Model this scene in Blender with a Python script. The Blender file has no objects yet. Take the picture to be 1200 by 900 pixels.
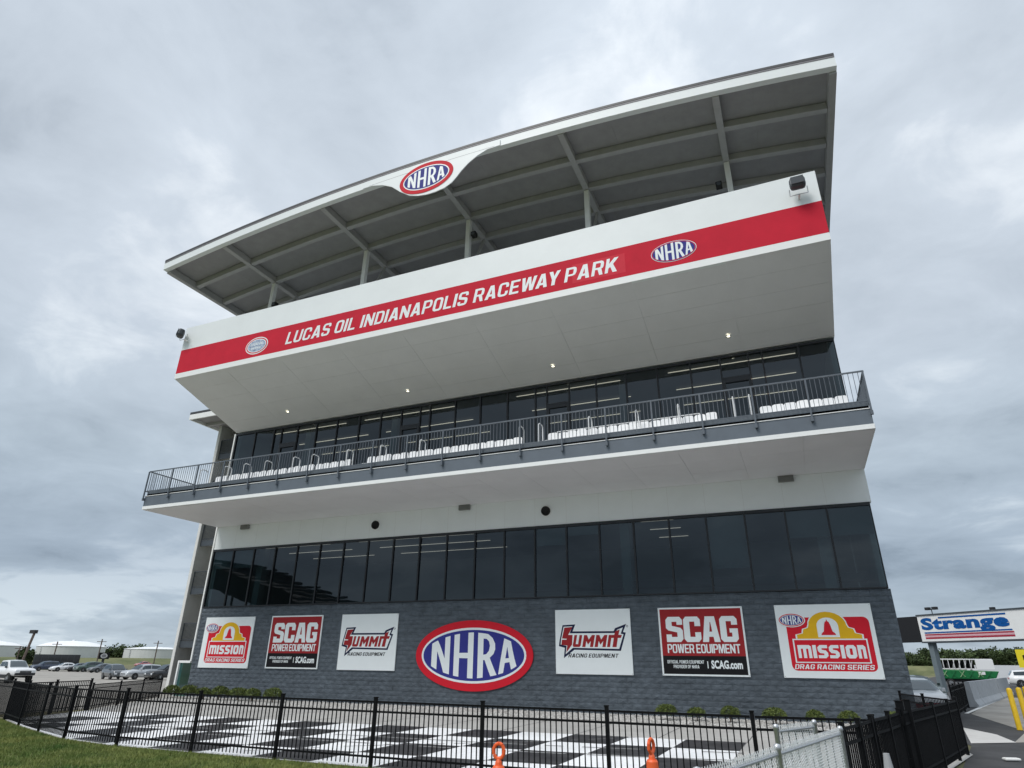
import bpy, math, random
import numpy as np
from mathutils import Matrix, Vector
random.seed(7); rng = np.random.default_rng(7)
S = bpy.context.scene
R = math.radians
# ------------------------------------------------------------------ camera
cam = bpy.data.cameras.new('camera'); camo = bpy.data.objects.new('camera', cam)
S.collection.objects.link(camo); S.camera = camo
yaw, pitch, roll = -0.41168, 0.414963, 0.011175
cy, sy = math.cos(yaw), math.sin(yaw)
fw = Vector((sy*math.cos(pitch), cy*math.cos(pitch), math.sin(pitch)))
rt = Vector((cy, -sy, 0)); up = rt.cross(fw)
rt2 = rt*math.cos(roll) + up*math.sin(roll); up2 = -rt*math.sin(roll) + up*math.cos(roll)
M4 = Matrix((rt2, up2, -fw)).transposed().to_4x4(); M4.translation = Vector((32.29, -28.8156, 1.7))
camo.matrix_world = M4
cam.sensor_width = 36; cam.lens = 739.09/1200*36; cam.clip_end = 6000; cam.clip_start = .05
S.render.resolution_x = 1024; S.render.resolution_y = 768
# ------------------------------------------------------------------ world, sun, exposure
S.view_settings.view_transform = 'Standard'; S.view_settings.look = 'None'
S.view_settings.exposure = 0.34; S.view_settings.gamma = 1
W = bpy.data.worlds.new('World'); S.world = W; W.use_nodes = True
SUN_EL, SUN_AZ = R(52), R(205)
def world():
    nt = W.node_tree; nt.nodes.clear(); N = nt.nodes.new; L = nt.links.new
    out = N('ShaderNodeOutputWorld'); mix = N('ShaderNodeMixShader')
    sky = N('ShaderNodeTexSky'); sky.sky_type = 'NISHITA'; sky.sun_disc = False
    sky.sun_elevation = SUN_EL; sky.sun_rotation = SUN_AZ
    b1 = N('ShaderNodeBackground'); b1.inputs[1].default_value = .1; L(sky.outputs[0], b1.inputs[0])
    tc = N('ShaderNodeTexCoord'); sep = N('ShaderNodeSeparateXYZ'); L(tc.outputs['Generated'], sep.inputs[0])
    def math_(op, a, b=None, c=None):
        n = N('ShaderNodeMath'); n.operation = op
        for i, v in enumerate((a, b, c)):
            if v is None: continue
            if isinstance(v, (int, float)): n.inputs[i].default_value = v
            else: L(v, n.inputs[i])
        return n.outputs[0]
    z = math_('MAXIMUM', sep.outputs[2], 0.0); den = math_('ADD', z, .20)
    u = math_('DIVIDE', sep.outputs[0], den); v = math_('DIVIDE', sep.outputs[1], den)
    cmb = N('ShaderNodeCombineXYZ'); L(u, cmb.inputs[0]); L(v, cmb.inputs[1]); cmb.inputs[2].default_value = 3.7
    def noise(scale, det, rough, dist):
        n = N('ShaderNodeTexNoise'); n.inputs['Scale'].default_value = scale; n.inputs['Detail'].default_value = det
        n.inputs['Roughness'].default_value = rough; n.inputs['Distortion'].default_value = dist
        L(cmb.outputs[0], n.inputs['Vector']); return n.outputs[0]
    a = noise(.85, 8, .52, .4); b = noise(3.4, 7, .6, .45)
    s = math_('ADD', math_('MULTIPLY', a, .72), math_('MULTIPLY', b, .28))
    ramp = N('ShaderNodeValToRGB'); L(s, ramp.inputs[0]); e = ramp.color_ramp.elements
    e[0].position = .40; e[0].color = (.395, .45, .515, 1)
    e[1].position = .61; e[1].color = (.82, .87, .92, 1)
    m = ramp.color_ramp.elements.new(.45); m.color = (.49, .55, .62, 1)
    m = ramp.color_ramp.elements.new(.54); m.color = (.59, .655, .73, 1)
    # overcast sky: dimmer and bluer band low down, brighter overhead
    lum = N('ShaderNodeValToRGB'); L(sep.outputs[2], lum.inputs[0]); e = lum.color_ramp.elements
    e[0].position = 0.0; e[0].color = (.78, .82, .83, 1)
    e[1].position = 1.0; e[1].color = (1.9, 1.86, 1.82, 1)
    for p, c in ((.04, (.64, .69, .72)), (.12, (.52, .57, .62)), (.26, (.70, .74, .76)), (.42, (.82, .83, .84)), (.60, (.90, .90, .90)), (.82, (1.0, 1.0, 1.0))):
        q = lum.color_ramp.elements.new(p); q.color = (*c, 1)
    mul = N('ShaderNodeMix'); mul.data_type = 'RGBA'; mul.blend_type = 'MULTIPLY'; mul.inputs[0].default_value = 1
    L(ramp.outputs[0], mul.inputs[6]); L(lum.outputs[0], mul.inputs[7])
    b2 = N('ShaderNodeBackground'); L(mul.outputs[2], b2.inputs[0]); b2.inputs[1].default_value = 1.0
    mix.inputs[0].default_value = .95; L(b1.outputs[0], mix.inputs[1]); L(b2.outputs[0], mix.inputs[2])
    L(mix.outputs[0], out.inputs[0])
world()
sl = bpy.data.lights.new('sun', 'SUN'); sl.energy = 1.7; sl.angle = R(24); sl.color = (1, .97, .93)
so = bpy.data.objects.new('sun', sl); S.collection.objects.link(so)
dirv = Vector((math.sin(SUN_AZ)*math.cos(SUN_EL), math.cos(SUN_AZ)*math.cos(SUN_EL), math.sin(SUN_EL)))
so.rotation_euler = dirv.to_track_quat('Z', 'Y').to_euler()
G = -.25                                     # ground level (z = 0 is the foot of the fitted facade)
C = S.collection
# ------------------------------------------------------------------ materials
MATS = {}
def mat(name, col, rough=.6, metal=0, var=.0, vscale=3., bump=0., bscale=40., spec=.5, emit=None, es=1., col2=None, coat=0, stretch=None, dirt=0):
    if name in MATS: return MATS[name]
    m = bpy.data.materials.new(name); m.use_nodes = True; nt = m.node_tree; p = nt.nodes['Principled BSDF']
    p.inputs['Roughness'].default_value = rough; p.inputs['Metallic'].default_value = metal
    p.inputs['Specular IOR Level'].default_value = spec; p.inputs['Base Color'].default_value = (*col, 1)
    if coat: p.inputs['Coat Weight'].default_value = coat
    N = nt.nodes.new; L = nt.links.new
    if var or bump or col2:
        tc = N('ShaderNodeTexCoord'); geo = N('ShaderNodeNewGeometry'); vec = geo.outputs['Position']
        if stretch:
            mp = N('ShaderNodeMapping'); mp.inputs['Scale'].default_value = stretch; L(vec, mp.inputs[0]); vec = mp.outputs[0]
        if var or col2:
            n = N('ShaderNodeTexNoise'); n.inputs['Scale'].default_value = vscale; n.inputs['Detail'].default_value = 8
            n.inputs['Roughness'].default_value = .62; L(vec, n.inputs['Vector'])
            rp = N('ShaderNodeValToRGB'); L(n.outputs[0], rp.inputs[0]); e = rp.color_ramp.elements
            c2 = col2 if col2 else tuple(min(1, c*(1+var)) for c in col); c1 = tuple(c*(1-var) for c in col)
            e[0].position = .32; e[0].color = (*c1, 1); e[1].position = .68; e[1].color = (*c2, 1)
            res = rp.outputs[0]
            if dirt:
                n2 = N('ShaderNodeTexNoise'); n2.inputs['Scale'].default_value = .35; n2.inputs['Detail'].default_value = 6
                L(vec, n2.inputs['Vector'])
                r2 = N('ShaderNodeValToRGB'); L(n2.outputs[0], r2.inputs[0]); f = r2.color_ramp.elements
                f[0].position = .35; f[0].color = (1-dirt,)*3+(1,); f[1].position = .6; f[1].color = (1, 1, 1, 1)
                mx = N('ShaderNodeMix'); mx.data_type = 'RGBA'; mx.blend_type = 'MULTIPLY'; mx.inputs[0].default_value = 1
                L(res, mx.inputs[6]); L(r2.outputs[0], mx.inputs[7]); res = mx.outputs[2]
            L(res, p.inputs['Base Color'])
        if bump:
            n = N('ShaderNodeTexNoise'); n.inputs['Scale'].default_value = bscale; n.inputs['Detail'].default_value = 5
            L(vec, n.inputs['Vector'])
            b = N('ShaderNodeBump'); b.inputs['Strength'].default_value = bump; b.inputs['Distance'].default_value = .02
            L(n.outputs[0], b.inputs['Height']); L(b.outputs[0], p.inputs['Normal'])
    if emit:
        p.inputs['Emission Color'].default_value = (*emit, 1); p.inputs['Emission Strength'].default_value = es
    MATS[name] = m; return m
def glass_mat(name, tint, rough=.02, extra=0.):
    m = bpy.data.materials.new(name); m.use_nodes = True; nt = m.node_tree; nt.nodes.clear(); N = nt.nodes.new; L = nt.links.new
    o = N('ShaderNodeOutputMaterial'); tr = N('ShaderNodeBsdfTransparent'); tr.inputs[0].default_value = (*tint, 1)
    gl = N('ShaderNodeBsdfGlossy'); gl.inputs['Roughness'].default_value = rough; gl.inputs[0].default_value = (.80, .88, .94, 1)
    fr = N('ShaderNodeLayerWeight'); fr.inputs[0].default_value = .5
    pw = N('ShaderNodeMath'); pw.operation = 'POWER'; pw.inputs[1].default_value = 4.2; L(fr.outputs['Facing'], pw.inputs[0])
    ad = N('ShaderNodeMath'); ad.operation = 'MULTIPLY_ADD'; ad.inputs[1].default_value = .9; ad.inputs[2].default_value = .045+extra; L(pw.outputs[0], ad.inputs[0])
    mx = N('ShaderNodeMixShader'); L(ad.outputs[0], mx.inputs[0]); L(tr.outputs[0], mx.inputs[1]); L(gl.outputs[0], mx.inputs[2])
    ge_ = N('ShaderNodeNewGeometry'); nz = N('ShaderNodeTexNoise'); nz.inputs['Scale'].default_value = .9; nz.inputs['Detail'].default_value = 1; L(ge_.outputs['Position'], nz.inputs['Vector'])
    bp_ = N('ShaderNodeBump'); bp_.inputs['Strength'].default_value = .12; bp_.inputs['Distance'].default_value = .02; L(nz.outputs[0], bp_.inputs['Height']); L(bp_.outputs[0], gl.inputs['Normal'])
    L(mx.outputs[0], o.inputs[0]); MATS[name] = m; return m
WHITE = mat('white_metal_panel', (.83, .87, .88), .45, var=.025, vscale=.8, bump=.02, bscale=6)
SOFF = mat('soffit_panel_paint', (.80, .80, .82), .5, var=.03, vscale=.7, bump=.02, bscale=5)
STRIP = mat('white_trim', (.88, .89, .88), .4, var=.02, vscale=2)
RED = mat('red_vinyl', (.60, .018, .042), .65, spec=.15, var=.06, vscale=1.2)
DGREY = mat('charcoal_metal', (.060, .072, .085), .45, var=.12, vscale=4)
FASC = mat('slate_fascia_metal', (.12, .145, .175), .5, var=.06, vscale=2)
BLACKF = mat('black_window_frame', (.012, .014, .018), .35, var=.1, vscale=5)
STEEL = mat('painted_roof_steel', (.44, .44, .45), .55, var=.06, vscale=2.5, bump=.04, bscale=20)
DECK = mat('roof_deck_underside', (.33, .325, .335), .6, var=.07, vscale=1.8)
ROOFD = mat('roof_edge_metal', (.035, .037, .042), .5, var=.1, vscale=4)
BLOCK = mat('split_face_block', (.105, .126, .148), .85, var=.26, vscale=2.1, dirt=.15, bump=.7, bscale=9, stretch=(1, 1, 2.2), spec=.25)
MORTAR = mat('dark_mortar', (.085, .10, .115), .9, var=.1, vscale=20)
CONC = mat('precast_concrete', (.56, .555, .53), .85, var=.07, vscale=2, bump=.15, bscale=30)
CONCL = mat('pale_concrete_edge', (.72, .72, .70), .8, var=.04, vscale=3)
GLASS = glass_mat('tinted_glass', (.20, .27, .29), .015, .022)
GLASSD = glass_mat('smoked_car_glass', (.12, .15, .16), .03, .06)
GLTEAL = glass_mat('teal_lobby_glass', (.50, .72, .70), .03, .05)
INT = mat('interior_wall', (.42, .47, .47), .8, var=.06, vscale=1)
INTF = mat('interior_floor', (.09, .09, .10), .5, var=.1, vscale=2)
INTC = mat('interior_ceiling', (.12, .13, .135), .8, var=.05, vscale=2)
LAMP = mat('lit_lamp_strip', (.9, .85, .75), .5, emit=(1, .74, .56), es=1.5)
LAMPW = mat('lit_downlight', (.9, .9, .8), .5, emit=(1, .92, .68), es=5)
BLK = mat('black_fence_paint', (.006, .0065, .0075), .6, spec=.12, var=.15, vscale=6)
BLKR = mat('black_rubber', (.02, .02, .02), .85, var=.1, vscale=9)
GALV = mat('galvanised_steel', (.56, .58, .60), .38, .65, var=.12, vscale=25)
GALVL = mat('bright_galvanised_wire', (.88, .90, .92), .45, .1, var=.1, vscale=25)
ORANGE = mat('orange_cone_plastic', (.85, .13, .03), .45, var=.08, vscale=6)
YEL = mat('yellow_bollard_paint', (.80, .52, .02), .45, var=.08, vscale=5)
CHW = mat('white_chair_plastic', (.82, .83, .84), .4, var=.02, vscale=5)
PBLK = mat('black_floor_paint', (.022, .023, .027), .6, var=.3, vscale=2.2, col2=(.055,.055,.058), bump=.05, bscale=60)
PWHT = mat('white_floor_paint', (.90, .91, .92), .6, var=.08, vscale=9, bump=.05, bscale=60, dirt=.12)
WALK = mat('plaza_concrete', (.46, .45, .43), .9, var=.07, vscale=2, bump=.15, bscale=60, dirt=.15)
GRAV = mat('river_gravel', (.36, .35, .33), .95, var=.35, vscale=9, bump=.5, bscale=14)
GRAVS = mat('gravel_stone', (.52, .51, .49), .9, var=.35, vscale=14)
ASPH = mat('asphalt', (.050, .050, .052), .92, var=.28, vscale=1.2, bump=.2, bscale=60, dirt=.25)
LOT = mat('worn_pale_pavement', (.33, .31, .28), .95, var=.12, vscale=1.4, bump=.2, bscale=40, dirt=.2)
GRASSG = mat('lawn_soil', (.065, .11, .025), 1, var=.4, vscale=1.6, col2=(.16, .17, .055))
FIELD = mat('far_field', (.075, .095, .035), 1, var=.3, vscale=.05, col2=(.19, .17, .09))
SIGNW = mat('sign_white_vinyl', (.84, .89, .90), .4, var=.015, vscale=2)
SREDB = mat('sign_brick_red_vinyl', (.34, .025, .030), .6, spec=.15, var=.05, vscale=2)
SREDM = mat('sign_bright_red_vinyl', (.66, .018, .035), .6, spec=.15, var=.03, vscale=2)
SBLK = mat('sign_black_vinyl', (.012, .012, .014), .6, spec=.15, var=.1, vscale=2)
SBLUE = mat('sign_royal_blue_vinyl', (.040, .045, .26), .6, spec=.15, var=.04, vscale=2)
SYEL = mat('sign_yellow_vinyl', (.80, .47, .02), .6, spec=.15, var=.04, vscale=2)
SNAVY = mat('sign_navy_vinyl', (.015, .02, .06), .6, spec=.15, var=.1, vscale=2)
SCOB = mat('sign_cobalt_vinyl', (.006, .095, .34), .6, spec=.15, var=.05, vscale=2)
SMAR = mat('sign_stripe_red_vinyl', (.42, .03, .06), .6, spec=.15, var=.05, vscale=2)
# ------------------------------------------------------------------ mesh helpers
class MB:
    def __init__(s): s.v = []; s.f = []
    def box(s, x0, x1, y0, y1, z0, z1):
        b = len(s.v); s.v += [(x0,y0,z0),(x1,y0,z0),(x1,y1,z0),(x0,y1,z0),(x0,y0,z1),(x1,y0,z1),(x1,y1,z1),(x0,y1,z1)]
        s.f += [tuple(b+i for i in q) for q in ((0,3,2,1),(4,5,6,7),(0,1,5,4),(1,2,6,5),(2,3,7,6),(3,0,4,7))]; return s
    def hexa(s, p):   # 8 points, bottom ring then top ring
        b = len(s.v); s.v += [tuple(q) for q in p]
        s.f += [tuple(b+i for i in q) for q in ((0,3,2,1),(4,5,6,7),(0,1,5,4),(1,2,6,5),(2,3,7,6),(3,0,4,7))]; return s
    def bar(s, a, b, w, h=None, n=4):    # prism from a to b
        a = Vector(a); b = Vector(b); h = h or w; d = (b-a).normalized()
        q = Vector((0,0,1)) if abs(d.z) < .95 else Vector((0,1,0))
        r = d.cross(q).normalized(); u = r.cross(d).normalized(); k = len(s.v)
        for p in (a, b):
            for i in range(n):
                t = 2*math.pi*(i+.5)/n; m = (1/math.cos(math.pi/n)) if n == 4 else 1
                s.v.append(tuple(p + r*(w/2*m*math.cos(t)) + u*(h/2*m*math.sin(t))))
        s.f.append(tuple(k+i for i in range(n))[::-1]); s.f.append(tuple(k+n+i for i in range(n)))
        for i in range(n): j = (i+1) % n; s.f.append((k+i, k+j, k+n+j, k+n+i))
        return s
    def tube(s, pts, r, n=6):
        for a, b in zip(pts, pts[1:]): s.bar(a, b, 2*r, 2*r, n)
        return s
    def lathe(s, prof, n=20, c=(0,0,0), axis='z'):
        k = len(s.v); m = len(prof)
        for i in range(n):
            t = 2*math.pi*i/n
            for r, h in prof:
                if axis == 'z': s.v.append((c[0]+r*math.cos(t), c[1]+r*math.sin(t), c[2]+h))
                elif axis == 'y': s.v.append((c[0]+r*math.cos(t), c[1]+h, c[2]+r*math.sin(t)))
                else: s.v.append((c[0]+h, c[1]+r*math.cos(t), c[2]+r*math.sin(t)))
        for i in range(n):
            j = (i+1) % n
            for q in range(m-1): s.f.append((k+i*m+q, k+j*m+q, k+j*m+q+1, k+i*m+q+1))
        return s
    def prism(s, prof, x0, x1, axis='x'):   # profile (a, z) swept along x (or y)
        k = len(s.v); n = len(prof)
        for x in (x0, x1):
            for a, z in prof: s.v.append((x, a, z) if axis == 'x' else (a, x, z))
        s.f.append(tuple(range(k, k+n))); s.f.append(tuple(range(k+n, k+2*n))[::-1])
        for i in range(n): j = (i+1) % n; s.f.append((k+i, k+n+i, k+n+j, k+j))
        return s
    def quad(s, *p):
        k = len(s.v); s.v += [tuple(q) for q in p]; s.f.append(tuple(range(k, k+len(p)))); return s
    def mesh(s, name):
        me = bpy.data.meshes.new(name); me.from_pydata(s.v, [], s.f); me.update(); return me
    def build(s, name, m, parent=None, smooth=False, kind=None, fix=True, bevel=0):
        me = s.mesh(name)
        if fix:
            import bmesh
            bm = bmesh.new(); bm.from_mesh(me); bmesh.ops.recalc_face_normals(bm, faces=bm.faces); bm.to_mesh(me); bm.free()
        return link(name, me, m, parent, smooth, kind, bevel)
def link(name, me, m, parent=None, smooth=False, kind=None, bevel=0):
    if m and not me.materials: me.materials.append(m)
    o = bpy.data.objects.new(name, me); C.objects.link(o)
    if parent: o.parent = parent
    if smooth: me.polygons.foreach_set('use_smooth', [True]*len(me.polygons))
    if kind: o['kind'] = kind
    if bevel:
        b = o.modifiers.new('bevel', 'BEVEL'); b.width = bevel; b.segments = 2
    return o
def inst(name, me, parent=None, loc=(0,0,0), rz=0, rot=None):
    o = bpy.data.objects.new(name, me); C.objects.link(o); o.location = loc
    o.rotation_euler = rot if rot else (0, 0, rz)
    if parent: o.parent = parent
    return o
def thing(name, label, cat, loc=(0,0,0), rz=0, group=None):
    o = bpy.data.objects.new(name, None); C.objects.link(o); o.location = loc; o.rotation_euler = (0,0,rz)
    o.empty_display_size = .2; return tag(o, label, cat, group)
def tag(o, label, cat, group=None):
    o['label'] = label; o['category'] = cat
    if group: o['group'] = group
    return o
def struct(o): o['kind'] = 'structure'; return o
# flat print on a plane facing -y: (u, v) -> (x, z)
def flat(name, loops, y, m, parent, xf=None, thick=0, kind=None):
    cu = bpy.data.curves.new(name, 'CURVE'); cu.dimensions = '2D'; cu.fill_mode = 'BOTH'; cu.extrude = thick
    for lp in loops:
        sp = cu.splines.new('POLY'); sp.points.add(len(lp)-1); sp.use_cyclic_u = True
        for p, q in zip(sp.points, lp): p.co = (q[0], q[1], 0, 1)
    t = bpy.data.objects.new(name, cu); C.objects.link(t)
    me = bpy.data.meshes.new_from_object(t.evaluated_get(bpy.context.evaluated_depsgraph_get()))
    bpy.data.objects.remove(t); bpy.data.curves.remove(cu)
    n = len(me.vertices); co = np.zeros(n*3); me.vertices.foreach_get('co', co); co = co.reshape(-1, 3)
    if xf: a, b = xf(co[:, 0], co[:, 1])
    else: a, b = co[:, 0], co[:, 1]
    w = np.stack([a, y - co[:, 2], b], 1); me.vertices.foreach_set('co', w.ravel()); me.update(); me.name = name
    return link(name, me, m, parent, kind=kind)
def rect(u0, u1, v0, v1): return [(u0,v0),(u1,v0),(u1,v1),(u0,v1)]
def rrect(u0, u1, v0, v1, r, n=5):
    P = []
    for cx, cz, a0 in ((u1-r, v0+r, -90), (u1-r, v1-r, 0), (u0+r, v1-r, 90), (u0+r, v0+r, 180)):
        for i in range(n+1): a = R(a0+90*i/n); P.append((cx+r*math.cos(a), cz+r*math.sin(a)))
    return P
def ell(cx, cz, a, b, n=56): return [(cx+a*math.cos(2*math.pi*i/n), cz+b*math.sin(2*math.pi*i/n)) for i in range(n)]
def text(name, body, box, y, m, parent, bold=.02, shear=0, space=1.0, kind=None):
    cu = bpy.data.curves.new(name, 'FONT'); cu.body = body; cu.offset = bold; cu.shear = shear; cu.resolution_u = 3
    cu.space_character = space; cu.fill_mode = 'FRONT'
    t = bpy.data.objects.new(name, cu); C.objects.link(t)
    me = bpy.data.meshes.new_from_object(t.evaluated_get(bpy.context.evaluated_depsgraph_get()))
    bpy.data.objects.remove(t); bpy.data.curves.remove(cu)
    n = len(me.vertices); co = np.zeros(n*3); me.vertices.foreach_get('co', co); co = co.reshape(-1, 3)
    lo, hi = co.min(0), co.max(0); x0, x1, z0, z1 = box
    a = x0+(co[:, 0]-lo[0])/(hi[0]-lo[0])*(x1-x0); b = z0+(co[:, 1]-lo[1])/(hi[1]-lo[1])*(z1-z0)
    me.vertices.foreach_set('co', np.stack([a, np.full(n, y), b], 1).ravel()); me.update(); me.name = name
    return link(name, me, m, parent, kind=kind)
# heavy grotesque capitals drawn as outlines
def glyphs():
    w, t, h, c = .74, .205, .150, .20; k = .3
    def bl(x, y, sx, sy, c=c): return [(x+sx*c, y), (x+sx*c*k, y+sy*c*k), (x, y+sy*c)]   # rounded corner, from horizontal to vertical
    oct_ = lambda x0, y0, x1, y1, c: bl(x0,y0,1,1,c)+bl(x0,y1,1,-1,c)[::-1]+bl(x1,y1,-1,-1,c)+bl(x1,y0,-1,1,c)[::-1]
    G_ = {}
    G_['I'] = [[(0,0),(0,1),(t+.02,1),(t+.02,0)]]
    G_['L'] = [[(0,0),(w*.86,0),(w*.86,h),(t,h),(t,1),(0,1)]]
    G_['E'] = [[(0,0),(w*.92,0),(w*.92,h),(t,h),(t,.5-h/2),(w*.82,.5-h/2),(w*.82,.5+h/2),(t,.5+h/2),(t,1-h),(w*.92,1-h),(w*.92,1),(0,1)]]
    G_['F'] = [[(0,0),(t,0),(t,.5-h/2),(w*.8,.5-h/2),(w*.8,.5+h/2),(t,.5+h/2),(t,1-h),(w*.9,1-h),(w*.9,1),(0,1)]]
    G_['T'] = [[((w-t)/2,0),((w+t)/2,0),((w+t)/2,1-h),(w,1-h),(w,1),(0,1),(0,1-h),((w-t)/2,1-h)]]
    G_['U'] = [bl(0,0,1,1)+[(0,1),(t,1)]+bl(t,h,1,1,.07)[::-1]+bl(w-t,h,-1,1,.07)+[(w-t,1),(w,1)]+bl(w,0,-1,1)[::-1]]
    G_['O'] = [oct_(0,0,w,1,c), oct_(t,h,w-t,1-h,.09)]
    G_['Q'] = [oct_(0,0,w,1,c), oct_(t,h,w-t,1-h,.09)]
    G_['C'] = [bl(0,0,1,1)+bl(0,1,1,-1)[::-1]+bl(w,1,-1,-1)+[(w,.64),(w-t,.64)]+bl(w-t,1-h,-1,-1,.07)[::-1]+bl(t,1-h,1,-1,.07)+bl(t,h,1,1,.07)[::-1]+bl(w-t,h,-1,1,.07)+[(w-t,.36),(w,.36)]+bl(w,0,-1,1)[::-1]]
    G_['G'] = [bl(0,0,1,1)+bl(0,1,1,-1)[::-1]+bl(w,1,-1,-1)+[(w,.66),(w-t,.66)]+bl(w-t,1-h,-1,-1,.07)[::-1]+bl(t,1-h,1,-1,.07)+bl(t,h,1,1,.07)[::-1]+bl(w-t,h,-1,1,.07)+[(w-t,.36),(w*.52,.36),(w*.52,.52),(w,.52)]+bl(w,0,-1,1)[::-1]]
    G_['D'] = [[(0,0),(0,1)]+bl(w,1,-1,-1,.24)+bl(w,0,-1,1,.24)[::-1], [(t,h),(t,1-h)]+bl(w-t,1-h,-1,-1,.1)+bl(w-t,h,-1,1,.1)[::-1]]
    G_['P'] = [[(0,0),(0,1)]+bl(w,1,-1,-1)+bl(w,.38,-1,1)[::-1]+[(t,.38),(t,0)], [(t,.38+h*.85),(t,1-h)]+bl(w-t,1-h,-1,-1,.06)+bl(w-t,.38+h*.85,-1,1,.06)[::-1]]
    G_['R'] = [[(0,0),(0,1)]+bl(w,1,-1,-1)+bl(w,.42,-1,1,.15)[::-1]+[(w*.84,.42),(w+.02,0),(w-t,0),(w*.50,.40),(t,.40),(t,0)], [(t,.40+h*.9),(t,1-h)]+bl(w-t,1-h,-1,-1,.06)+bl(w-t,.40+h*.9,-1,1,.06)[::-1]]
    G_['S'] = [[(0,.30),(0,.18)]+bl(0,0,1,1,.16)[::-1]+bl(w,0,-1,1,.18)+bl(w,.56,-1,-1,.16)[::-1]+[(t,.64),(t,1-h),(w-t,1-h),(w-t,.70),(w,.70)]+bl(w,1,-1,-1,.16)[::-1]+bl(0,1,1,-1,.18)+bl(0,.46,1,1,.16)[::-1]+[(w-t,.38),(w-t,h),(t,h),(t,.30)]]
    G_['A'] = [[(0,0),(.27,1),(.55,1),(.82,0),(.57,0),(.525,.19),(.295,.19),(.25,0)], [(.335,.35),(.485,.35),(.41,.72)]]
    G_['N'] = [[(0,0),(t,0),(t,.56),(w+.04-t,0),(w+.04,0),(w+.04,1),(w+.04-t,1),(w+.04-t,.44),(t,1),(0,1)]]
    G_['M'] = [[(0,0),(t*.9,0),(t*.9,.62),(.39,0),(.55,0),(.94-t*.9,.62),(.94-t*.9,0),(.94,0),(.94,1),(.63,1),(.47,.42),(.31,1),(0,1)]]
    G_['W'] = [[(.17,0),(.42,0),(.535,.60),(.65,0),(.90,0),(1.07,1),(.84,1),(.755,.40),(.64,1),(.43,1),(.315,.40),(.23,1),(0,1)]]
    G_['V'] = [[(.27,0),(.53,0),(.80,1),(.55,1),(.40,.36),(.25,1),(0,1)]]
    G_['Y'] = [[(.28,0),(.52,0),(.52,.40),(.80,1),(.54,1),(.40,.64),(.26,1),(0,1),(.28,.40)]]
    G_['K'] = [[(0,0),(t,0),(t,.30),(.31,.40),(.52,0),(.80,0),(.47,.57),(.77,1),(.49,1),(t,.62),(t,1),(0,1)]]
    G_['H'] = [[(0,0),(t,0),(t,.5-h/2),(w-t,.5-h/2),(w-t,0),(w,0),(w,1),(w-t,1),(w-t,.5+h/2),(t,.5+h/2),(t,1),(0,1)]]
    G_['X'] = [[(0,0),(.26,0),(.39,.30),(.52,0),(.78,0),(.52,.5),(.77,1),(.51,1),(.39,.72),(.27,1),(.01,1),(.26,.5)]]
    return G_
GLY = glyphs()
def caps(name, body, box, y, m, parent, shear=0, gap=.10, space=.34):
    """one mesh per line of lettering, drawn as filled outlines, fitted into box"""
    loops = []; x = 0; prev = ''
    for ch in body:
        if ch == ' ': x += space; continue
        if loops and prev+ch in ('WA','AY','LA','AV','YP'): x -= .11
        prev = ch; g = GLY[ch]; wmax = max(p[0] for p in g[0])
        loops += [[(x+p[0]+shear*p[1], p[1]) for p in lp_] for lp_ in g]
        if ch == 'Q': loops.append([(x+.44,.30),(x+.56,.30),(x+.78,-.06),(x+.60,-.06)][::1]) if False else None
        x += wmax+gap
    lo = min(p[0] for l in loops for p in l); hi = max(p[0] for l in loops for p in l)
    x0, x1, z0, z1 = box
    return flat(name, [[(x0+(p[0]-lo)/(hi-lo)*(x1-x0), z0+p[1]*(z1-z0)) for p in l] for l in loops], y, m, parent)
# NHRA letters, drawn in a unit band (-1..1) and squeezed to the ellipse
NH = [[[(-.84,-1),(-.725,-1),(-.725,.25),(-.58,-1),(-.46,-1),(-.46,1),(-.565,1),(-.565,-.2),(-.72,1),(-.84,1)]],
      [[(-.375,-1),(-.265,-1),(-.265,-.14),(-.09,-.14),(-.09,-1),(.02,-1),(.02,1),(-.09,1),(-.09,.10),(-.265,.10),(-.265,1),(-.375,1)]],
      [[(.11,-1),(.22,-1),(.22,-.22),(.25,-.22),(.37,-1),(.49,-1),(.35,-.12),(.42,.05),(.455,.3),(.45,.6),(.40,.85),(.31,1),(.11,1)],
       [(.22,.02),(.22,.76),(.28,.76),(.33,.66),(.35,.45),(.33,.2),(.28,.05)]],
      [[(.52,-1),(.615,-1),(.645,-.45),(.735,-.45),(.765,-1),(.87,-1),(.76,1),(.63,1)],
       [(.655,-.18),(.725,-.18),(.69,.55)]]]
def nhra(parent, cx, cz, a, b, y, lm=None, rim=None, rimw=.235, wh=.065, base=None):
    """red rim, white ring, blue field, white letters; a, b outer half sizes"""
    flat('oval_rim', [ell(cx, cz, a, b)], y, rim or SREDM, parent, thick=.0)
    w1 = rimw*b; flat('oval_ring', [ell(cx, cz, a-w1, b-w1)], y-.004, SIGNW, parent)
    w2 = w1+wh*b; ia, ib = a-w2, b-w2; flat('oval_field', [ell(cx, cz, ia, ib)], y-.008, base or SBLUE, parent)
    def xf(u, v):
        k = .90*np.sqrt(np.maximum(.05, 1-np.minimum(.93, np.abs(u))**2))*(1-.10*np.abs(u))
        return cx+u*ia*.985, cz+v*k*ib
    for L_ in NH:
        # densify edges so the squeeze bends them
        loops = []
        for lp in L_:
            q = []
            for (p0, p1) in zip(lp, lp[1:]+lp[:1]):
                for i in range(3): q.append((p0[0]+(p1[0]-p0[0])*i/3, p0[1]+(p1[1]-p0[1])*i/3))
            loops.append(q)
        flat('letter', loops, y-.012, lm or SIGNW, parent, xf)
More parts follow.
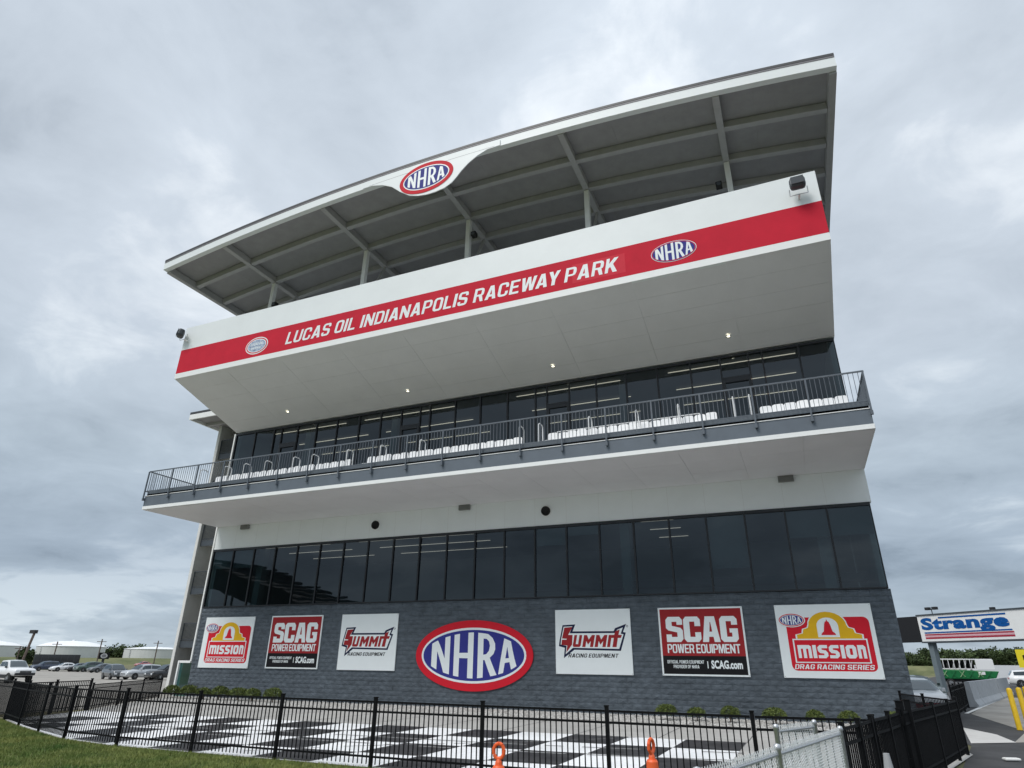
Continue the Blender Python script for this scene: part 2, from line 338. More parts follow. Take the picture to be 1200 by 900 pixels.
# ------------------------------------------------------------------ ground
def sheet(name, pts, z, m, kind='structure', thick=0):
    mb = MB()
    if thick:
        n = len(pts); k = 0
        mb.v = [(x, y, z-thick) for x, y in pts]+[(x, y, z) for x, y in pts]
        mb.f = [tuple(range(n))[::-1], tuple(range(n, 2*n))]+[(i, (i+1) % n, n+(i+1) % n, n+i) for i in range(n)]
    else: mb.quad(*[(x, y, z) for x, y in pts])
    return mb.build(name, m, kind=kind)
def gz(x): return float(np.interp(x, [-45, -6], [-.75, G]))
def strip_ground(name, x0, x1, y0, y1, m, dz):   # follows the fall of the land to the west
    xs = sorted({x0, x1, *[q for q in (-45, -6) if x0 < q < x1]}); mb = MB()
    for q in xs: mb.v += [(q, y0, gz(q)+dz), (q, y1, gz(q)+dz)]
    for i in range(len(xs)-1): mb.f.append((2*i, 2*i+2, 2*i+3, 2*i+1))
    return mb.build(name, m, kind='structure')
strip_ground('ground', -2500, 2500, -1500, 4000, FIELD, -.03)
sheet('asphalt_road', [(33.0,-60),(33.4,-18),(36.0,-5.8),(35.7,2),(38.2,8),(40,60),(66,190),(110,190),(70,-10),(60,-60)], G-.012, ASPH)
strip_ground('parking_lot', -190, 4.5, -16, 62, LOT, -.018)
strip_ground('west_meadow', -190, 4.5, -60, -16, GRASSG, -.018)
sheet('rear_yard', [(-6,2.2),(38.1,2.2),(39.9,15),(40,60),(-6,60)], G-.016, ASPH)
sheet('pavement_patch', [(37.3,-4.3),(38.6,0.0),(38.7,9.2),(40,14.2),(44.5,31),(47,31),(43.5,10),(41.5,0),(39.2,-3)], G-.004, LOT)
sheet('pale_pavement_wedge', [(36.1,-5.2),(36.9,.6),(37.4,-1.8),(37.35,-4.3)], G-.0, mat('pale_concrete_wedge', (.55,.54,.52), .9, var=.06, vscale=4, dirt=.12))
line = MB(); line.quad((38.46,9.3,G+.004),(38.62,9.25,G+.004),(45.9,35.0,G+.004),(45.68,35.06,G+.004)); line.build('road_edge_line', mat('white_road_paint', (.72,.72,.70), .8, var=.1, vscale=6), kind='structure')
# lawn in front of the fence
lawn_poly = [(4.5,-75),(33.0,-75),(33.0,-18.4),(32.6,-16.62),(16.5,-16.62),(14.2,-16.25),(11.9,-15.45),(9.6,-14.6),(7.2,-13.62),(4.5,-13.0)]
sheet('lawn', lawn_poly, G, GRASSG)
def inside(x, y, poly):
    c = np.zeros(len(x), bool); n = len(poly)
    for i in range(n):
        x0, y0 = poly[i]; x1, y1 = poly[(i+1) % n]
        if y0 == y1: continue
        cond = ((y0 > y) != (y1 > y)) & (x < (x1-x0)*(y-y0)/(y1-y0)+x0); c ^= cond
    return c
def blades(name, n, x0, x1, y0, y1, poly, m, h=.055):
    x = rng.uniform(x0, x1, n); y = rng.uniform(y0, y1, n); k = inside(x, y, poly); x = x[k]; y = y[k]; n = len(x)
    a = rng.uniform(0, 6.28, n); hh = h*rng.uniform(.5, 1.5, n); w = .006+.004*rng.random(n)
    V = np.zeros((n, 3, 3)); V[:, 0] = np.stack([x-w*np.cos(a), y-w*np.sin(a), np.full(n, G)], 1)
    V[:, 1] = np.stack([x+w*np.cos(a), y+w*np.sin(a), np.full(n, G)], 1)
    V[:, 2] = np.stack([x+rng.normal(0, .02, n), y+rng.normal(0, .02, n), G+hh], 1)
    me = bpy.data.meshes.new(name); me.vertices.add(3*n); me.vertices.foreach_set('co', V.ravel())
    me.loops.add(3*n); me.loops.foreach_set('vertex_index', np.arange(3*n)); me.polygons.add(n)
    me.polygons.foreach_set('loop_start', np.arange(0, 3*n, 3)); me.polygons.foreach_set('loop_total', np.full(n, 3)); me.update()
    o = link(name, me, m, kind='stuff'); tag(o, 'mown green grass with dry patches in front of the black fence', 'grass'); del o['category']; return o
BLADE = mat('grass_blade', (.090, .185, .028), .8, var=.3, vscale=.9, col2=(.25, .27, .075))
blades('grass', 290000, 5, 33, -24, -13, [(8,-24),(33,-24),(33,-18.4),(32.6,-16.7),(16.5,-16.7),(14.2,-16.33),(11.9,-15.53),(9.6,-14.68),(7.2,-13.7),(5,-13.2),(5,-24)], BLADE)
# plaza
plaza = sheet('plaza', [(.2,-1.9),(5.5,-9.6),(7.2,-13.6),(9.6,-14.6),(11.9,-15.45),(14.2,-16.25),(16.5,-16.6),(33.0,-16.6),(35.6,-8.2),(35.5,-3.0),(33,-3.6),(12,-3.6),(2,-3.4)], G+.004, WALK)
sheet('gravel_bed', [(.25,-1.85),(2,-3.4),(12,-3.6),(33,-3.6),(35.5,-3.0),(35.56,0),(0,0)], G+.002, GRAV)
# loose stones on the bed
n = 9000; sx = rng.uniform(.6, 35.3, n); syy = rng.uniform(-3.55, -.08, n); ok = syy > -3.4*(sx < 2)-3.56*(sx >= 2); ok &= ~((sx < 2) & (syy < -1.85-.9*(sx-.25)))
sx = sx[ok]; syy = syy[ok]; mb = MB()
for x, y in zip(sx, syy):
    r = random.uniform(.02, .055); k = len(mb.v); a = random.random()*6
    for i in range(5): t = a+i*1.2566; mb.v.append((x+r*math.cos(t)*random.uniform(.8,1.2), y+r*math.sin(t), G+.002+r*.25))
    mb.v.append((x, y, G+r*random.uniform(.7, 1.0)))
    for i in range(5): mb.f.append((k+i, k+(i+1) % 5, k+5))
o = mb.build('gravel_stones', GRAVS, kind='stuff', fix=False); o['label'] = 'pale river stones in the bed along the block wall'
# concrete walk joints + chequered paint
def cy0(x): return -8.30-(30.4-x)*.056
DX, DY = 1.6, 2.03; chq = []
mb = MB(); mb.quad((30.4, cy0(30.4), G+.008), (30.4, -16.57, G+.008), (16.5, -16.57, G+.008), (14.2,-16.2, G+.008), (11.9,-15.4,G+.008), (9.6,-14.55,G+.008), (7.35,-13.55,G+.008), (5.9,-10.2, G+.008), (5.75,cy0(5.75),G+.008))
pb = mb.build('white_paint', PWHT, plaza)
def clip(x0, x1, ya, yb):    # clip a square to the painted area
    P = [(x0, yb-(0)), (x1, yb), (x1, ya), (x0, ya)]
    return P
pts_edge = lambda x: np.interp(x, [7.35, 9.6, 11.9, 14.2, 16.5, 33], [-13.5, -14.5, -15.35, -16.15, -16.55, -16.55])
i = 0
for ci in range(-16, 1):
    x0 = 28.8+ci*DX; x1 = x0+DX
    for rj in range(5):
        if (ci+rj) % 2: continue
        ya0 = cy0(x0)-rj*DY; ya1 = cy0(x1)-rj*DY; yb0 = ya0-DY; yb1 = ya1-DY
        if x0 < 9.3:    # left edge of the plaza cuts the squares
            lim = 5.75+(-9.7-yb0)*.42
            if x0 < lim+.1: continue
        yb0 = max(yb0, float(pts_edge(x0))+.02); yb1 = max(yb1, float(pts_edge(x1))+.02)
        if yb0 > ya0-.3: continue
        mb = MB(); mb.quad((x0, ya0, G+.012), (x1, ya1, G+.012), (x1, yb1, G+.012), (x0, yb0, G+.012)); mb.build('black_square', PBLK, plaza)
tm = MB()
for (xa, ya, xb_, yb_, w) in ((12,-13.2,31,-10.6,.11),(12.3,-14.6,31,-12.0,.11),(20,-15.9,27.5,-8.4,.08)):
    n_ = 40; P_ = [(xa+(xb_-xa)*i/n_, ya+(yb_-ya)*i/n_+.25*math.sin(i*.16)) for i in range(n_+1)]
    for i in range(n_):
        if random.random() < .35: continue
        (x0, y0), (x1, y1) = P_[i], P_[i+1]; tm.quad((x0,y0-w/2,G+.0145),(x1,y1-w/2,G+.0145),(x1,y1+w/2,G+.0145),(x0,y0+w/2,G+.0145))
tmm = mat('tyre_scuff', (.30,.30,.30), .8, var=.5, vscale=12); tm.build('tyre_scuff', tmm, plaza)
jm = MB()
for k in range(0, 14):
    x = 4+k*2.4; jm.quad((x, -3.7, G+.0075), (x+.03, -3.7, G+.0075), (x+.03, cy0(x)+.05, G+.0075), (x, cy0(x)+.05, G+.0075))
jm.build('joint_line', mat('sealed_joint', (.10,.10,.10), .9), plaza)
# ------------------------------------------------------------------ THE TOWER
Wd = 35.56; BACK = 13.0
T = thing('race_control_tower', 'large white and charcoal race tower with curved roof, red band and glass floors', 'building', (0,0,0))
# lower masonry
MB().box(.0, Wd, .045, .35, G, 4.41).build('wall_core', BLOCK, T)
MB().box(0, .3, .35, BACK, G, 4.41).box(Wd-.3, Wd, .35, BACK, G, 4.41).box(.3, Wd-.3, BACK-.3, BACK, G, 4.41).build('side_wall', BLOCK, T)
bw, bh = .405, .2; mb = MB(); nr = int((4.41-G)/bh)
for r in range(nr+1):
    z0 = G+r*bh; z1 = min(z0+bh-.005, 4.405); off = (r % 2)*bw/2
    if z1-z0 < .04: continue
    x = -off
    while x < Wd-.01:
        a = max(x, 0.0); b = min(x+bw-.005, Wd)
        if b-a > .03:
            d = random.uniform(.016, .030)
            e = [random.uniform(-.007, .007) for _ in range(4)]; k = len(mb.v)
            mb.v += [(a, d+e[0], z0), (b, d+e[1], z0), (b, d+e[2], z1), (a, d+e[3], z1), ((a+b)/2+random.uniform(-.06,.06), d-.018-random.random()*.02, (z0+z1)/2),
                     (a, .043, z0), (b, .043, z0), (b, .043, z1), (a, .043, z1)]
            for q in ((0,1,4),(1,2,4),(2,3,4),(3,0,4),(0,5,6,1),(3,2,7,8),(1,6,7,2),(0,3,8,5)): mb.f.append(tuple(k+i for i in q))
        x += bw
bf = mb.build('block_face', BLOCK, T, kind='stuff'); bf['label'] = 'charcoal split-face blocks in running bond'
# white corner strip on the left edge
MB().box(-.10, -.002, -.05, .25, 1.56, 15.2).build('corner_trim', STRIP, T)
# low lobby wing at the foot of the left edge
MB().box(-.98, -.14, .02, .3, 1.46, 1.58).box(-1.08, -.98, .0, .3, G, 1.58).build('wing_trim', STRIP, T)
MB().box(-.98, -.02, .12, .14, G, 1.46).build('wing_glass', GLTEAL, T)
MB().box(-.98, -.02, .9, 1.0, G, 1.46).build('wing_inner_wall', mat('teal_inner_wall', (.30,.46,.45), .8, var=.1, vscale=2), T)
# white bands
MB().box(0, Wd, .0, .35, 7.76, 9.12).build('upper_wall_band', WHITE, T)
jl = MB()
for k in range(1, 22): jl.box(k*Wd/22-.004, k*Wd/22+.004, -.003, .01, 7.80, 9.1)
jl.build('panel_joint', mat('panel_joint_grey', (.66,.67,.66), .7), T)  # panel seams drawn as thin pale grey strips on the white wall
# window bands: frame ring with pane
FT = .05
def window(x0, x1, z0, z1, name='window', y0=-.03, dep=.12, top=.06, pane=True):
    g = .002; mb = MB(); a, b = x0+g, x1-g
    mb.box(a, a+FT/2+.01, y0, y0+dep, z0, z1).box(b-FT/2-.01, b, y0, y0+dep, z0, z1)
    mb.box(a+FT/2+.01, b-FT/2-.01, y0, y0+dep, z0, z0+.06).box(a+FT/2+.01, b-FT/2-.01, y0, y0+dep, z1-top, z1)
    w = mb.build(name, BLACKF, T)
    q1, q2 = random.uniform(-.008, .008), random.uniform(-.012, .012)
    if pane: MB().quad((a+.03, y0+.07-q1, z0+.05), (b-.03, y0+.07+q1, z0+.05), (b-.03, y0+.07+q1+q2, z1-top+.01), (a+.03, y0+.07-q1+q2, z1-top+.01)).build('pane', GLASS, w)
    return w
for k in range(22): window(.06+k*(Wd-.12)/22, .06+(k+1)*(Wd-.12)/22, 4.42, 7.755, top=.13)
ML = [.06,1.70,3.25,3.87,5.16,6.62,8.18,9.80,11.33,12.75,14.0,14.65,16.27,17.83,19.45,21.07,21.72,22.95,24.40,25.95,27.53,29.13,30.53,31.81,32.42,33.98,35.50]
Z3 = 10.05
for k, (a, b) in enumerate(zip(ML, ML[1:])):
    if (a, b) in ((3.87,5.16),(12.75,14.0),(21.72,22.95),(30.53,31.81)):
        window(a, b, 14.0, 15.20, top=.12, name='transom_window')
        d = MB().box(a+.004, a+.13, -.05, .10, Z3, 13.99).box(b-.13, b-.004, -.05, .10, Z3, 13.99).box(a+.13, b-.13, -.05, .10, 13.78, 13.99).box(a+.13, b-.13, -.05, .10, Z3, Z3+.25).build('door', BLACKF, T)
        MB().quad((a+.12, .03, Z3+.2), (b-.12, .03, Z3+.2), (b-.12, .03, 13.8), (a+.12, .03, 13.8)).build('pane', GLASS, d)
        MB().bar((b-.2, -.10, Z3+.9), (b-.2, -.10, Z3+1.25), .03).build('handle', GALV, d)
    else: window(a, b, Z3, 15.20, top=.12)
# rooms behind the glass
def room(z0, z1, yb):
    MB().box(.3, Wd-.3, .5, BACK, z0-.3, z0-.02).build('room_floor', INTF, T)
    MB().box(.3, Wd-.3, .3, BACK, z1-.02, z1+.15).build('room_ceiling', INTC, T)
    MB().box(.35, Wd-.35, yb, yb+.12, z0-.02, z1-.02).build('room_back_wall', INT, T)
    MB().box(.04, .3, .2, BACK, z0, z1).box(Wd-.3, Wd-.04, .2, BACK, z0, z1).build('room_side_wall', INT, T)
room(4.45, 7.9, 9); room(10.05, 15.4, 9)
for x in (3.0, 25.2, 33.6): MB().box(x-.22, x+.22, .9, 1.3, 4.43, 7.86).build('room_column', INT, T)
for x in (4.6, 11.2, 25.4): MB().box(x-.2, x+.2, 1.6, 2.0, 10.05, 15.36).build('room_column', INT, T)
def lamp(x0, x1, y, z): MB().box(x0, x1, y-.022, y+.022, z-.03, z).build('ceiling_lamp', LAMP, T)
for x0, x1 in ((2.2, 7.9), (9.3, 15.6), (19.5, 25.4), (27.9, 33.9)):
    for y in (1.15, 3.5, 5.9): lamp(x0, x1, y, 15.3)
LAMP2 = mat('dim_lamp_strip', (.9, .85, .75), .5, emit=(1, .76, .62), es=.8)
for x0, x1 in ((3.2, 8.0), (10.0, 17.2), (26.0, 27.5)):
    for y in (.95, 3.0, 5.3): MB().box(x0, x1, y-.018, y+.018, 7.79, 7.82).build('ceiling_lamp', LAMP2, T)
# roller shades half drawn behind some panes
SHD = mat('grey_roller_shade', (.30,.33,.34), .9, var=.04, vscale=3)
for k, d in ((0,1.1),(1,1.1),(13,.9),(14,.5),(18,2.3),(20,1.2),(21,1.2)):
    MB().box(.1+k*1.611, .02+(k+1)*1.611, .16, .17, 7.72-d, 7.74).build('roller_shade', SHD, T)
# furniture glimpsed inside the lower room: desk run
MB().box(19, 35, 1.5, 2.2, 4.9, 5.2).build('inner_counter', INTF, T)
# balcony slab
BY = -5.3
MB().box(.02, Wd-.02, BY+.02, -.002, 9.13, 9.20).box(.02, Wd-.02, BY+.06, 0.4, 9.2, 9.98).build('balcony_slab', SOFF, T)
MB().box(0, Wd, BY-.02, BY+.02, 9.12, 9.29).box(-.02, 0.018, BY+.021, 0, 9.12, 9.29).box(Wd-.018, Wd+.02, BY+.021, 0, 9.12, 9.29).build('balcony_edge_trim', STRIP, T)
MB().box(.01, Wd-.01, BY-.005, BY+.05, 9.29, 9.84).box(0, .04, BY+.06, 0, 9.29, 9.84).box(Wd-.04, Wd, BY+.06, 0, 9.29, 9.84).build('balcony_fascia', FASC, T)
MB().box(0, Wd, BY-.03, BY+.05, 9.842, 9.87).build('balcony_nosing', STRIP, T)
MB().box(0.05, Wd-.05, BY+.11, .3, 9.985, 10.04).build('balcony_deck', CONC, T)
MB().box(0.03, Wd-.03, BY+.06, BY+.10, 9.88, 10.14).box(0.05, Wd-.05, BY+.62, BY+.70, 10.145, 10.36).build('deck_riser', FASC, T)
# railing: rails, posts, balusters
RZ = 11.24
rl = MB().bar((-.02, BY-.07, RZ), (Wd+.02, BY-.07, RZ), .05).bar((-.02, BY-.07, 10.12), (Wd+.02, BY-.07, 10.12), .035)
for x in (-.02, Wd+.02): rl.bar((x, BY-.07, RZ), (x, -.1, RZ), .05).bar((x, BY-.07, 10.12), (x, -.1, 10.12), .035)
RAILM = mat('slate_railing_paint', (.11, .13, .155), .45, var=.08, vscale=5)
rail = rl.build('balcony_railing', RAILM, T)
pm = MB().box(-.03, .03, -.03, .03, 9.62, RZ-.02).box(-.045, .045, -.035, .075, 9.60, 9.74).mesh('railing_post'); pm.materials.append(RAILM)
bm_ = MB().box(-.009, .009, -.009, .009, 10.12, RZ-.02).mesh('baluster'); bm_.materials.append(RAILM)
NP = 19
for k in range(NP+1): inst('railing_post', pm, rail, (k*Wd/NP+(.0 if 0 < k < NP else (0)), BY-.10, 0))
for k in range(NP):
    for j in range(1, 12): inst('baluster', bm_, rail, ((k+j/12)*Wd/NP, BY-.07, 0))
for x in (-.02, Wd+.02):
    for k in range(1, 36): inst('baluster', bm_, rail, (x, BY-.07+k*.145, 0))
# press level: white box with sloping soffit
ZS0, ZS1, ZT = 15.28, 16.97, 20.41
MB().prism([(BY, ZS1), (BY, ZT), (BY+.25, ZT), (BY+.25, 19.3), (.5, 19.3), (.5, ZS0+.06), (0.02, ZS0+.05)], 0, Wd).build('press_level_box', WHITE, T)
MB().box(0, Wd, .5, BACK, 15.6, 19.3).build('press_level_body', WHITE, T)
MB().box(.0, .25, BY+.25, 0, 19.3, ZT).box(Wd-.25, Wd, BY+.25, 0, 19.3, ZT).build('parapet_side', WHITE, T)
sp = []
ns, nx = 5, 9
for i in range(ns):
    for j in range(nx):
        t0, t1 = i/ns, (i+1)/ns; y0 = .0-5.3*t0-.006; y1 = .0-5.3*t1+.006; z0 = ZS0+(ZS1-ZS0)*t0; z1 = ZS0+(ZS1-ZS0)*t1
        x0 = j*Wd/nx+.006; x1 = (j+1)*Wd/nx-.006; d = random.uniform(0, .004)
        MB().hexa([(x0,y0,z0-d),(x1,y0,z0-d),(x1,y1,z1-d),(x0,y1,z1-d),(x0,y0,z0+.04),(x1,y0,z0+.04),(x1,y1,z1+.04),(x0,y1,z1+.04)]).build('soffit_panel', SOFF, T)
nb, nx2 = 3, 16
for i in range(nb):
    for j in range(nx2):
        y0 = -.01-(5.24/nb)*i; y1 = y0-5.24/nb+.008; x0 = .03+j*(Wd-.06)/nx2+.004; x1 = x0+(Wd-.06)/nx2-.008
        MB().box(x0, x1, y1, y0, 9.105-random.uniform(0, .003), 9.128).build('balcony_soffit_panel', SOFF, T)
for x in (5.2, 13.8, 22.5, 31.13):
    z = ZS0+(ZS1-ZS0)*1.15/5.3
    o = MB().lathe([(.0, -.02), (.065, -.02), (.065, .02)], 16).build('downlight', LAMPW, T); o.location = (x, -1.15, z-.01)
    o2 = MB().lathe([(.066, -.03), (.105, -.03), (.11, .02)], 16).build('downlight_ring', STRIP, T); o2.location = (x, -1.15, z-.01)
# band: red stripe with lettering (flat vinyl on the press level)
MB().box(.0, Wd, BY-.006, BY-.002, 17.30, 18.86).build('red_band', RED, T)
MB().box(-.004, Wd+.004, BY-.02, BY-.002, ZS1-.02, ZS1+.30).build('band_edge_trim', STRIP, T)
caps('band_lettering', 'LUCAS OIL INDIANAPOLIS RACEWAY PARK', (8.27, 27.18, 17.66, 18.40), BY-.012, SIGNW, T, shear=.20, gap=.13, space=.36)
cp = MB().box(24.98, 27.45, BY-.009, BY-.0065, 17.52, 18.52).build('band_patch', mat('newer_red_vinyl', (.66,.035,.06), .6, spec=.15, var=.05, vscale=2), T)
def emblem(name, label, fn, cat='sign', group=None):
    e = thing(name, label, cat, (0,0,0), group=group); fn(e); return e
def em_r(e): nhra(e, 29.58, 18.04, .97, .52, BY-.012, rim=SIGNW, rimw=.05, wh=.0, base=SBLUE); flat('oval_line', [ell(29.58,18.04,.93,.475), ell(29.58,18.04,.90,.445)], BY-.0235, SREDM, e)
emblem('oval_emblem', 'small blue oval NHRA emblem at the right end of the red band', em_r)
def em_l(e):
    cx, cz = 6.17, 18.0
    flat('emblem_plate', [ell(cx, cz, .82, .54)], BY-.012, SIGNW, e)
    flat('emblem_ring', [ell(cx, cz, .76, .48)], BY-.015, SREDM, e)
    flat('emblem_field', [ell(cx, cz, .69, .42)], BY-.018, SIGNW, e)
    flat('emblem_blue', [ell(cx, cz, .64, .37)], BY-.021, mat('emblem_pale_blue', (.16,.27,.50), .4, var=.3, vscale=7, col2=(.6,.68,.8)), e)
    text('emblem_lettering', 'LUCAS OIL', (cx-.45, cx+.45, cz+.02, cz+.2), BY-.024, SIGNW, e, bold=.03, shear=.2)
    text('emblem_lettering', 'RACEWAY', (cx-.40, cx+.40, cz-.22, cz-.06), BY-.024, SIGNW, e, bold=.03, shear=.2)
emblem('oval_emblem', 'small pale raceway crest at the left end of the red band', em_l)
# rear block of the terrace
MB().box(1, Wd-1, 6.2, BACK, 19.3, 24.4).build('terrace_rear_wall', mat('grey_terrace_wall', (.25,.25,.25), .8, var=.05, vscale=1), T)
# curved roof
RX0, RX1, RYF, RYB = -1.42, 37.0, -6.8, 8.2
xc, hw = 17.79, 19.21
def rz(x): return 24.80+1.50*(1-((x-xc)/hw)**2)
def arc(name, y0, y1, dt, db, m, x0=RX0, x1=RX1, n=36, parent=T):
    """strip following the arch; dt, db = depth below the roof line of its top and bottom"""
    mb = MB()
    xs = [x0+(x1-x0)*i/n for i in range(n+1)]
    for x in xs:
        z = rz(x); mb.v += [(x, y0, z-dt), (x, y1, z-dt), (x, y1, z-db), (x, y0, z-db)]
    for i in range(n):
        k = i*4
        for j in range(4): mb.f.append((k+j, k+(j+1) % 4, k+4+(j+1) % 4, k+4+j))
    mb.f.append((0,1,2,3)); mb.f.append((n*4+3, n*4+2, n*4+1, n*4))
    return mb.build(name, m, parent)
roof = arc('roof', RYF-.02, RYB, .0, .20, ROOFD)
arc('roof_edge_flashing', RYF-.06, RYF-.022, -.03, .10, ROOFD)
arc('roof_edge_band', RYF-.05, RYF-.022, .102, .20, mat('grey_gutter', (.17,.165,.18), .5, var=.1, vscale=4))
arc('front_fascia', RYF-.035, RYF+.25, .205, .68, WHITE, RX0, RX1)
arc('rear_fascia', RYB-.25, RYB, .205, .86, WHITE)
# roof deck in bays between main beams: each deck bay a panel
xb = [RX0+.02, 3.3, 10.6, 17.8, 25.0, 32.25, RX1-.02]
for a, b in zip(xb, xb[1:]):
    m_ = 3
    for q in range(m_):
        x0 = a+(b-a)*q/m_+.002; x1 = a+(b-a)*(q+1)/m_-.002
        arc('deck_panel', RYF+.26, RYB-.26, .215, .33, DECK, x0, x1, 6)
# ribs of the metal deck
rb = MB()
x = RX0+.3
while x < RX1-.3:
    rb.bar((x, RYF+.27, rz(x)-.345), (x, RYB-.27, rz(x)-.345), .025, .012); x += .6

for y in (-4.45, -2.2, -.1, 2.2, 4.4, 6.4): arc('purlin', y-.14, y+.14, .36, .72, STEEL, RX0+.3, RX1-.3, 30)
for x in [RX0+.14] + xb[1:-1] + [RX1-.14]:
    z = rz(x); w = .15 if x not in (RX0+.14, RX1-.14) else .138; dd = .76 if w == .15 else .80
    MB().hexa([(x-w,RYF+.255,z-dd),(x+w,RYF+.255,z-dd),(x+w,RYB-.255,z-dd),(x-w,RYB-.255,z-dd),(x-w,RYF+.255,z-.36),(x+w,RYF+.255,z-.36),(x+w,RYB-.255,z-.36),(x-w,RYB-.255,z-.36)]).build('roof_beam', STEEL, T)
for x in xb[1:-1]:
    MB().box(x-.13, x+.13, -2.33, -2.07, 19.3, rz(x)-.81).build('roof_column', STRIP, T)
    MB().bar((x, -2.2, 21.2), (x, -.2, rz(x)-.8), .12).build('brace', STEEL, T)
for x, z, w in ((18.22, 24.3, 'right of the column under the roof emblem'), (31.75, 23.35, 'left of the rightmost roof column'), (3.75, 22.9, 'at the leftmost roof column')):
    e = thing('loudspeaker', 'small black loudspeaker '+w, 'loudspeaker', (x, -2.3, z), group='loudspeakers under the tower roof')
    MB().box(-.15, .15, -.16, .16, -.15, .15).build('cabinet', BLKR, e, bevel=.03)
    MB().lathe([(0, -.175), (.09, -.175), (.11, -.162)], 14, axis='y').build('speaker_cone', DGREY, e)
    MB().bar((0, .16, 0), (0, .30, .1), .05).build('bracket', BLKR, e)
# swooping fascia shield with the oval
sw = [(13.6,rz(13.6)-.68),(14.2,rz(14.2)-.70),(14.94,25.34),(15.52,25.03),(16.11,24.49),(16.68,24.07),(17.21,23.87),(17.73,23.78),(18.24,23.78),(18.80,23.86),(19.22,24.07),(19.5,24.35),(19.75,24.66),(20.15,25.03),(20.63,25.33),(21.2,rz(21.2)-.71),(21.9,rz(21.9)-.68)]
top = [(x, rz(x)-.30) for x in np.linspace(21.9, 13.6, 14)]
flat('fascia_shield', [sw+top], RYF-.06, WHITE, T, thick=.022)
lx = [(x, rz(x)-.66) for x in np.linspace(14.0, 21.6, 14)]
flat('shield_joint', [lx+[(x, z+.018) for x, z in lx[::-1]]], RYF-.084, mat('joint_grey', (.25,.25,.26), .6), T)
emblem('roof_emblem', 'large oval NHRA emblem on the curved roof fascia', lambda e: nhra(e, 17.66, 24.93, 1.62, .98, RYF-.10))
# floodlights on the band
def flood(x, z, lab, rot):
    e = thing('floodlight', lab, 'floodlight', (x, BY, z), group='floodlights on the white band')
    h = MB().box(-.30, .30, -.74, -.36, -.02, .48).build('housing', DGREY, e, bevel=.12); h.rotation_euler = rot
    f = MB().box(-.24, .24, -.757, -.744, .03, .43).build('lens', mat('floodlight_lens', (.05,.055,.06), .1), e); f.rotation_euler = rot
    MB().tube([(-.33, -.42, .15), (-.34, -.32, -.10), (.34, -.32, -.10), (.33, -.42, .15)], .018).build('yoke', GALV, e)
    MB().bar((0, -.32, -.10), (0, -.0, -.10), .07).build('wall_arm', STRIP, e)
flood(34.78, 19.28, 'grey floodlight on the upper right corner of the white band', (R(-10),0,0))
flood(.42, 19.50, 'grey floodlight poking out from the upper left corner of the white band', (R(-10),0,R(-38)))
# vents under the balcony
for x in (2.3, 17.15, 32.55):
    b = (lambda m: [m.box(x-.29, x+.29, -.175, -.161, 8.86+q*.05, 8.885+q*.05) for q in range(5)] and m)(MB().box(x-.31, x+.31, -.16, -.03, 8.84, 9.10)).build('vent_box', mat('grey_louvre', (.22,.225,.22), .6, var=.05, vscale=4), T)
for x in (11.7, 21.6):
    v = MB().lathe([(0, -.02), (.18, -.02), (.19, -.12), (.225, -.12), (.225, 0)], 24, axis='y').build('round_vent', BLKR, T, smooth=True); v.location = (x, 0, 8.45)
    v2 = MB().lathe([(.227, -.02), (.27, -.02), (.275, 0)], 24, axis='y').build('vent_ring', STRIP, T); v2.location = (x, 0, 8.45)
# ------------------------------------------------------------------ stair tower
ST = thing('stair_tower', 'grey concrete open stair tower with landings at the left end of the race tower', 'stair tower', (-2,2,0))
def stp(mb, name, m, **k): o = mb.build(name, m, ST, **k); o.location = (2,-2,0); return o
stp(MB().box(-4.03, -3.80, 2.0, 2.06, G, 17.0), 'wall_edge', CONCL)
stp(MB().box(-4.03, -3.80, 2.061, 9.0, G, 17.0), 'left_wall', CONC)
stp(MB().box(-3.79, -.12, 8.7, 9.0, G, 17.0), 'back_wall', CONC)
stp(MB().box(-4.65, 0, -.1, 9.3, 17.08, 17.36), 'roof_slab', ROOFD)
stp(MB().box(-4.6, 0, -.14, -.05, 16.8, 17.16).box(-4.6, -4.5, -.04, 9.2, 16.8, 17.07), 'roof_fascia', STRIP)
stp(MB().box(-4.49, -.1, .0, 8.9, 16.98, 17.07), 'roof_soffit', DECK)
for y in (1.2, 3.0, 5.0): stp(MB().box(-4.49, -.1, y, y+.15, 16.76, 16.97), 'roof_beam', STEEL)
for z in (2.3, 5.47, 8.52, 11.55, 14.5):
    stp(MB().box(-3.79, -.13, 2.25, 5.0, z+.08, z+.34), 'landing', CONC)
    stp(MB().box(-3.79, -.13, 2.19, 2.24, z, z+.38), 'landing_edge', DGREY)
    stp(MB().bar((-3.78, 2.22, z+1.42), (-.14, 2.22, z+1.42), .05).bar((-3.78, 2.22, z+.46), (-.14, 2.22, z+.46), .04), 'landing_rail', DGREY)
    b = MB()
    for k in range(36): b.bar((-3.75+k*.102, 2.22, z+.4), (-3.75+k*.102, 2.22, z+1.4), .022)
    for xx in (-3.76, -2.0, -.16): b.bar((xx, 2.22, z+.38), (xx, 2.22, z+1.44), .05)
    stp(b, 'landing_balusters', DGREY, kind='stuff')
    st = MB()
    for k in range(12): st.box(-2.0, -.2, 5.0+k*.28, 5.3+k*.28, z+.2+k*.13-1.5, z+.3+k*.13-1.5)
    stp(st, 'stair_flight', CONC)
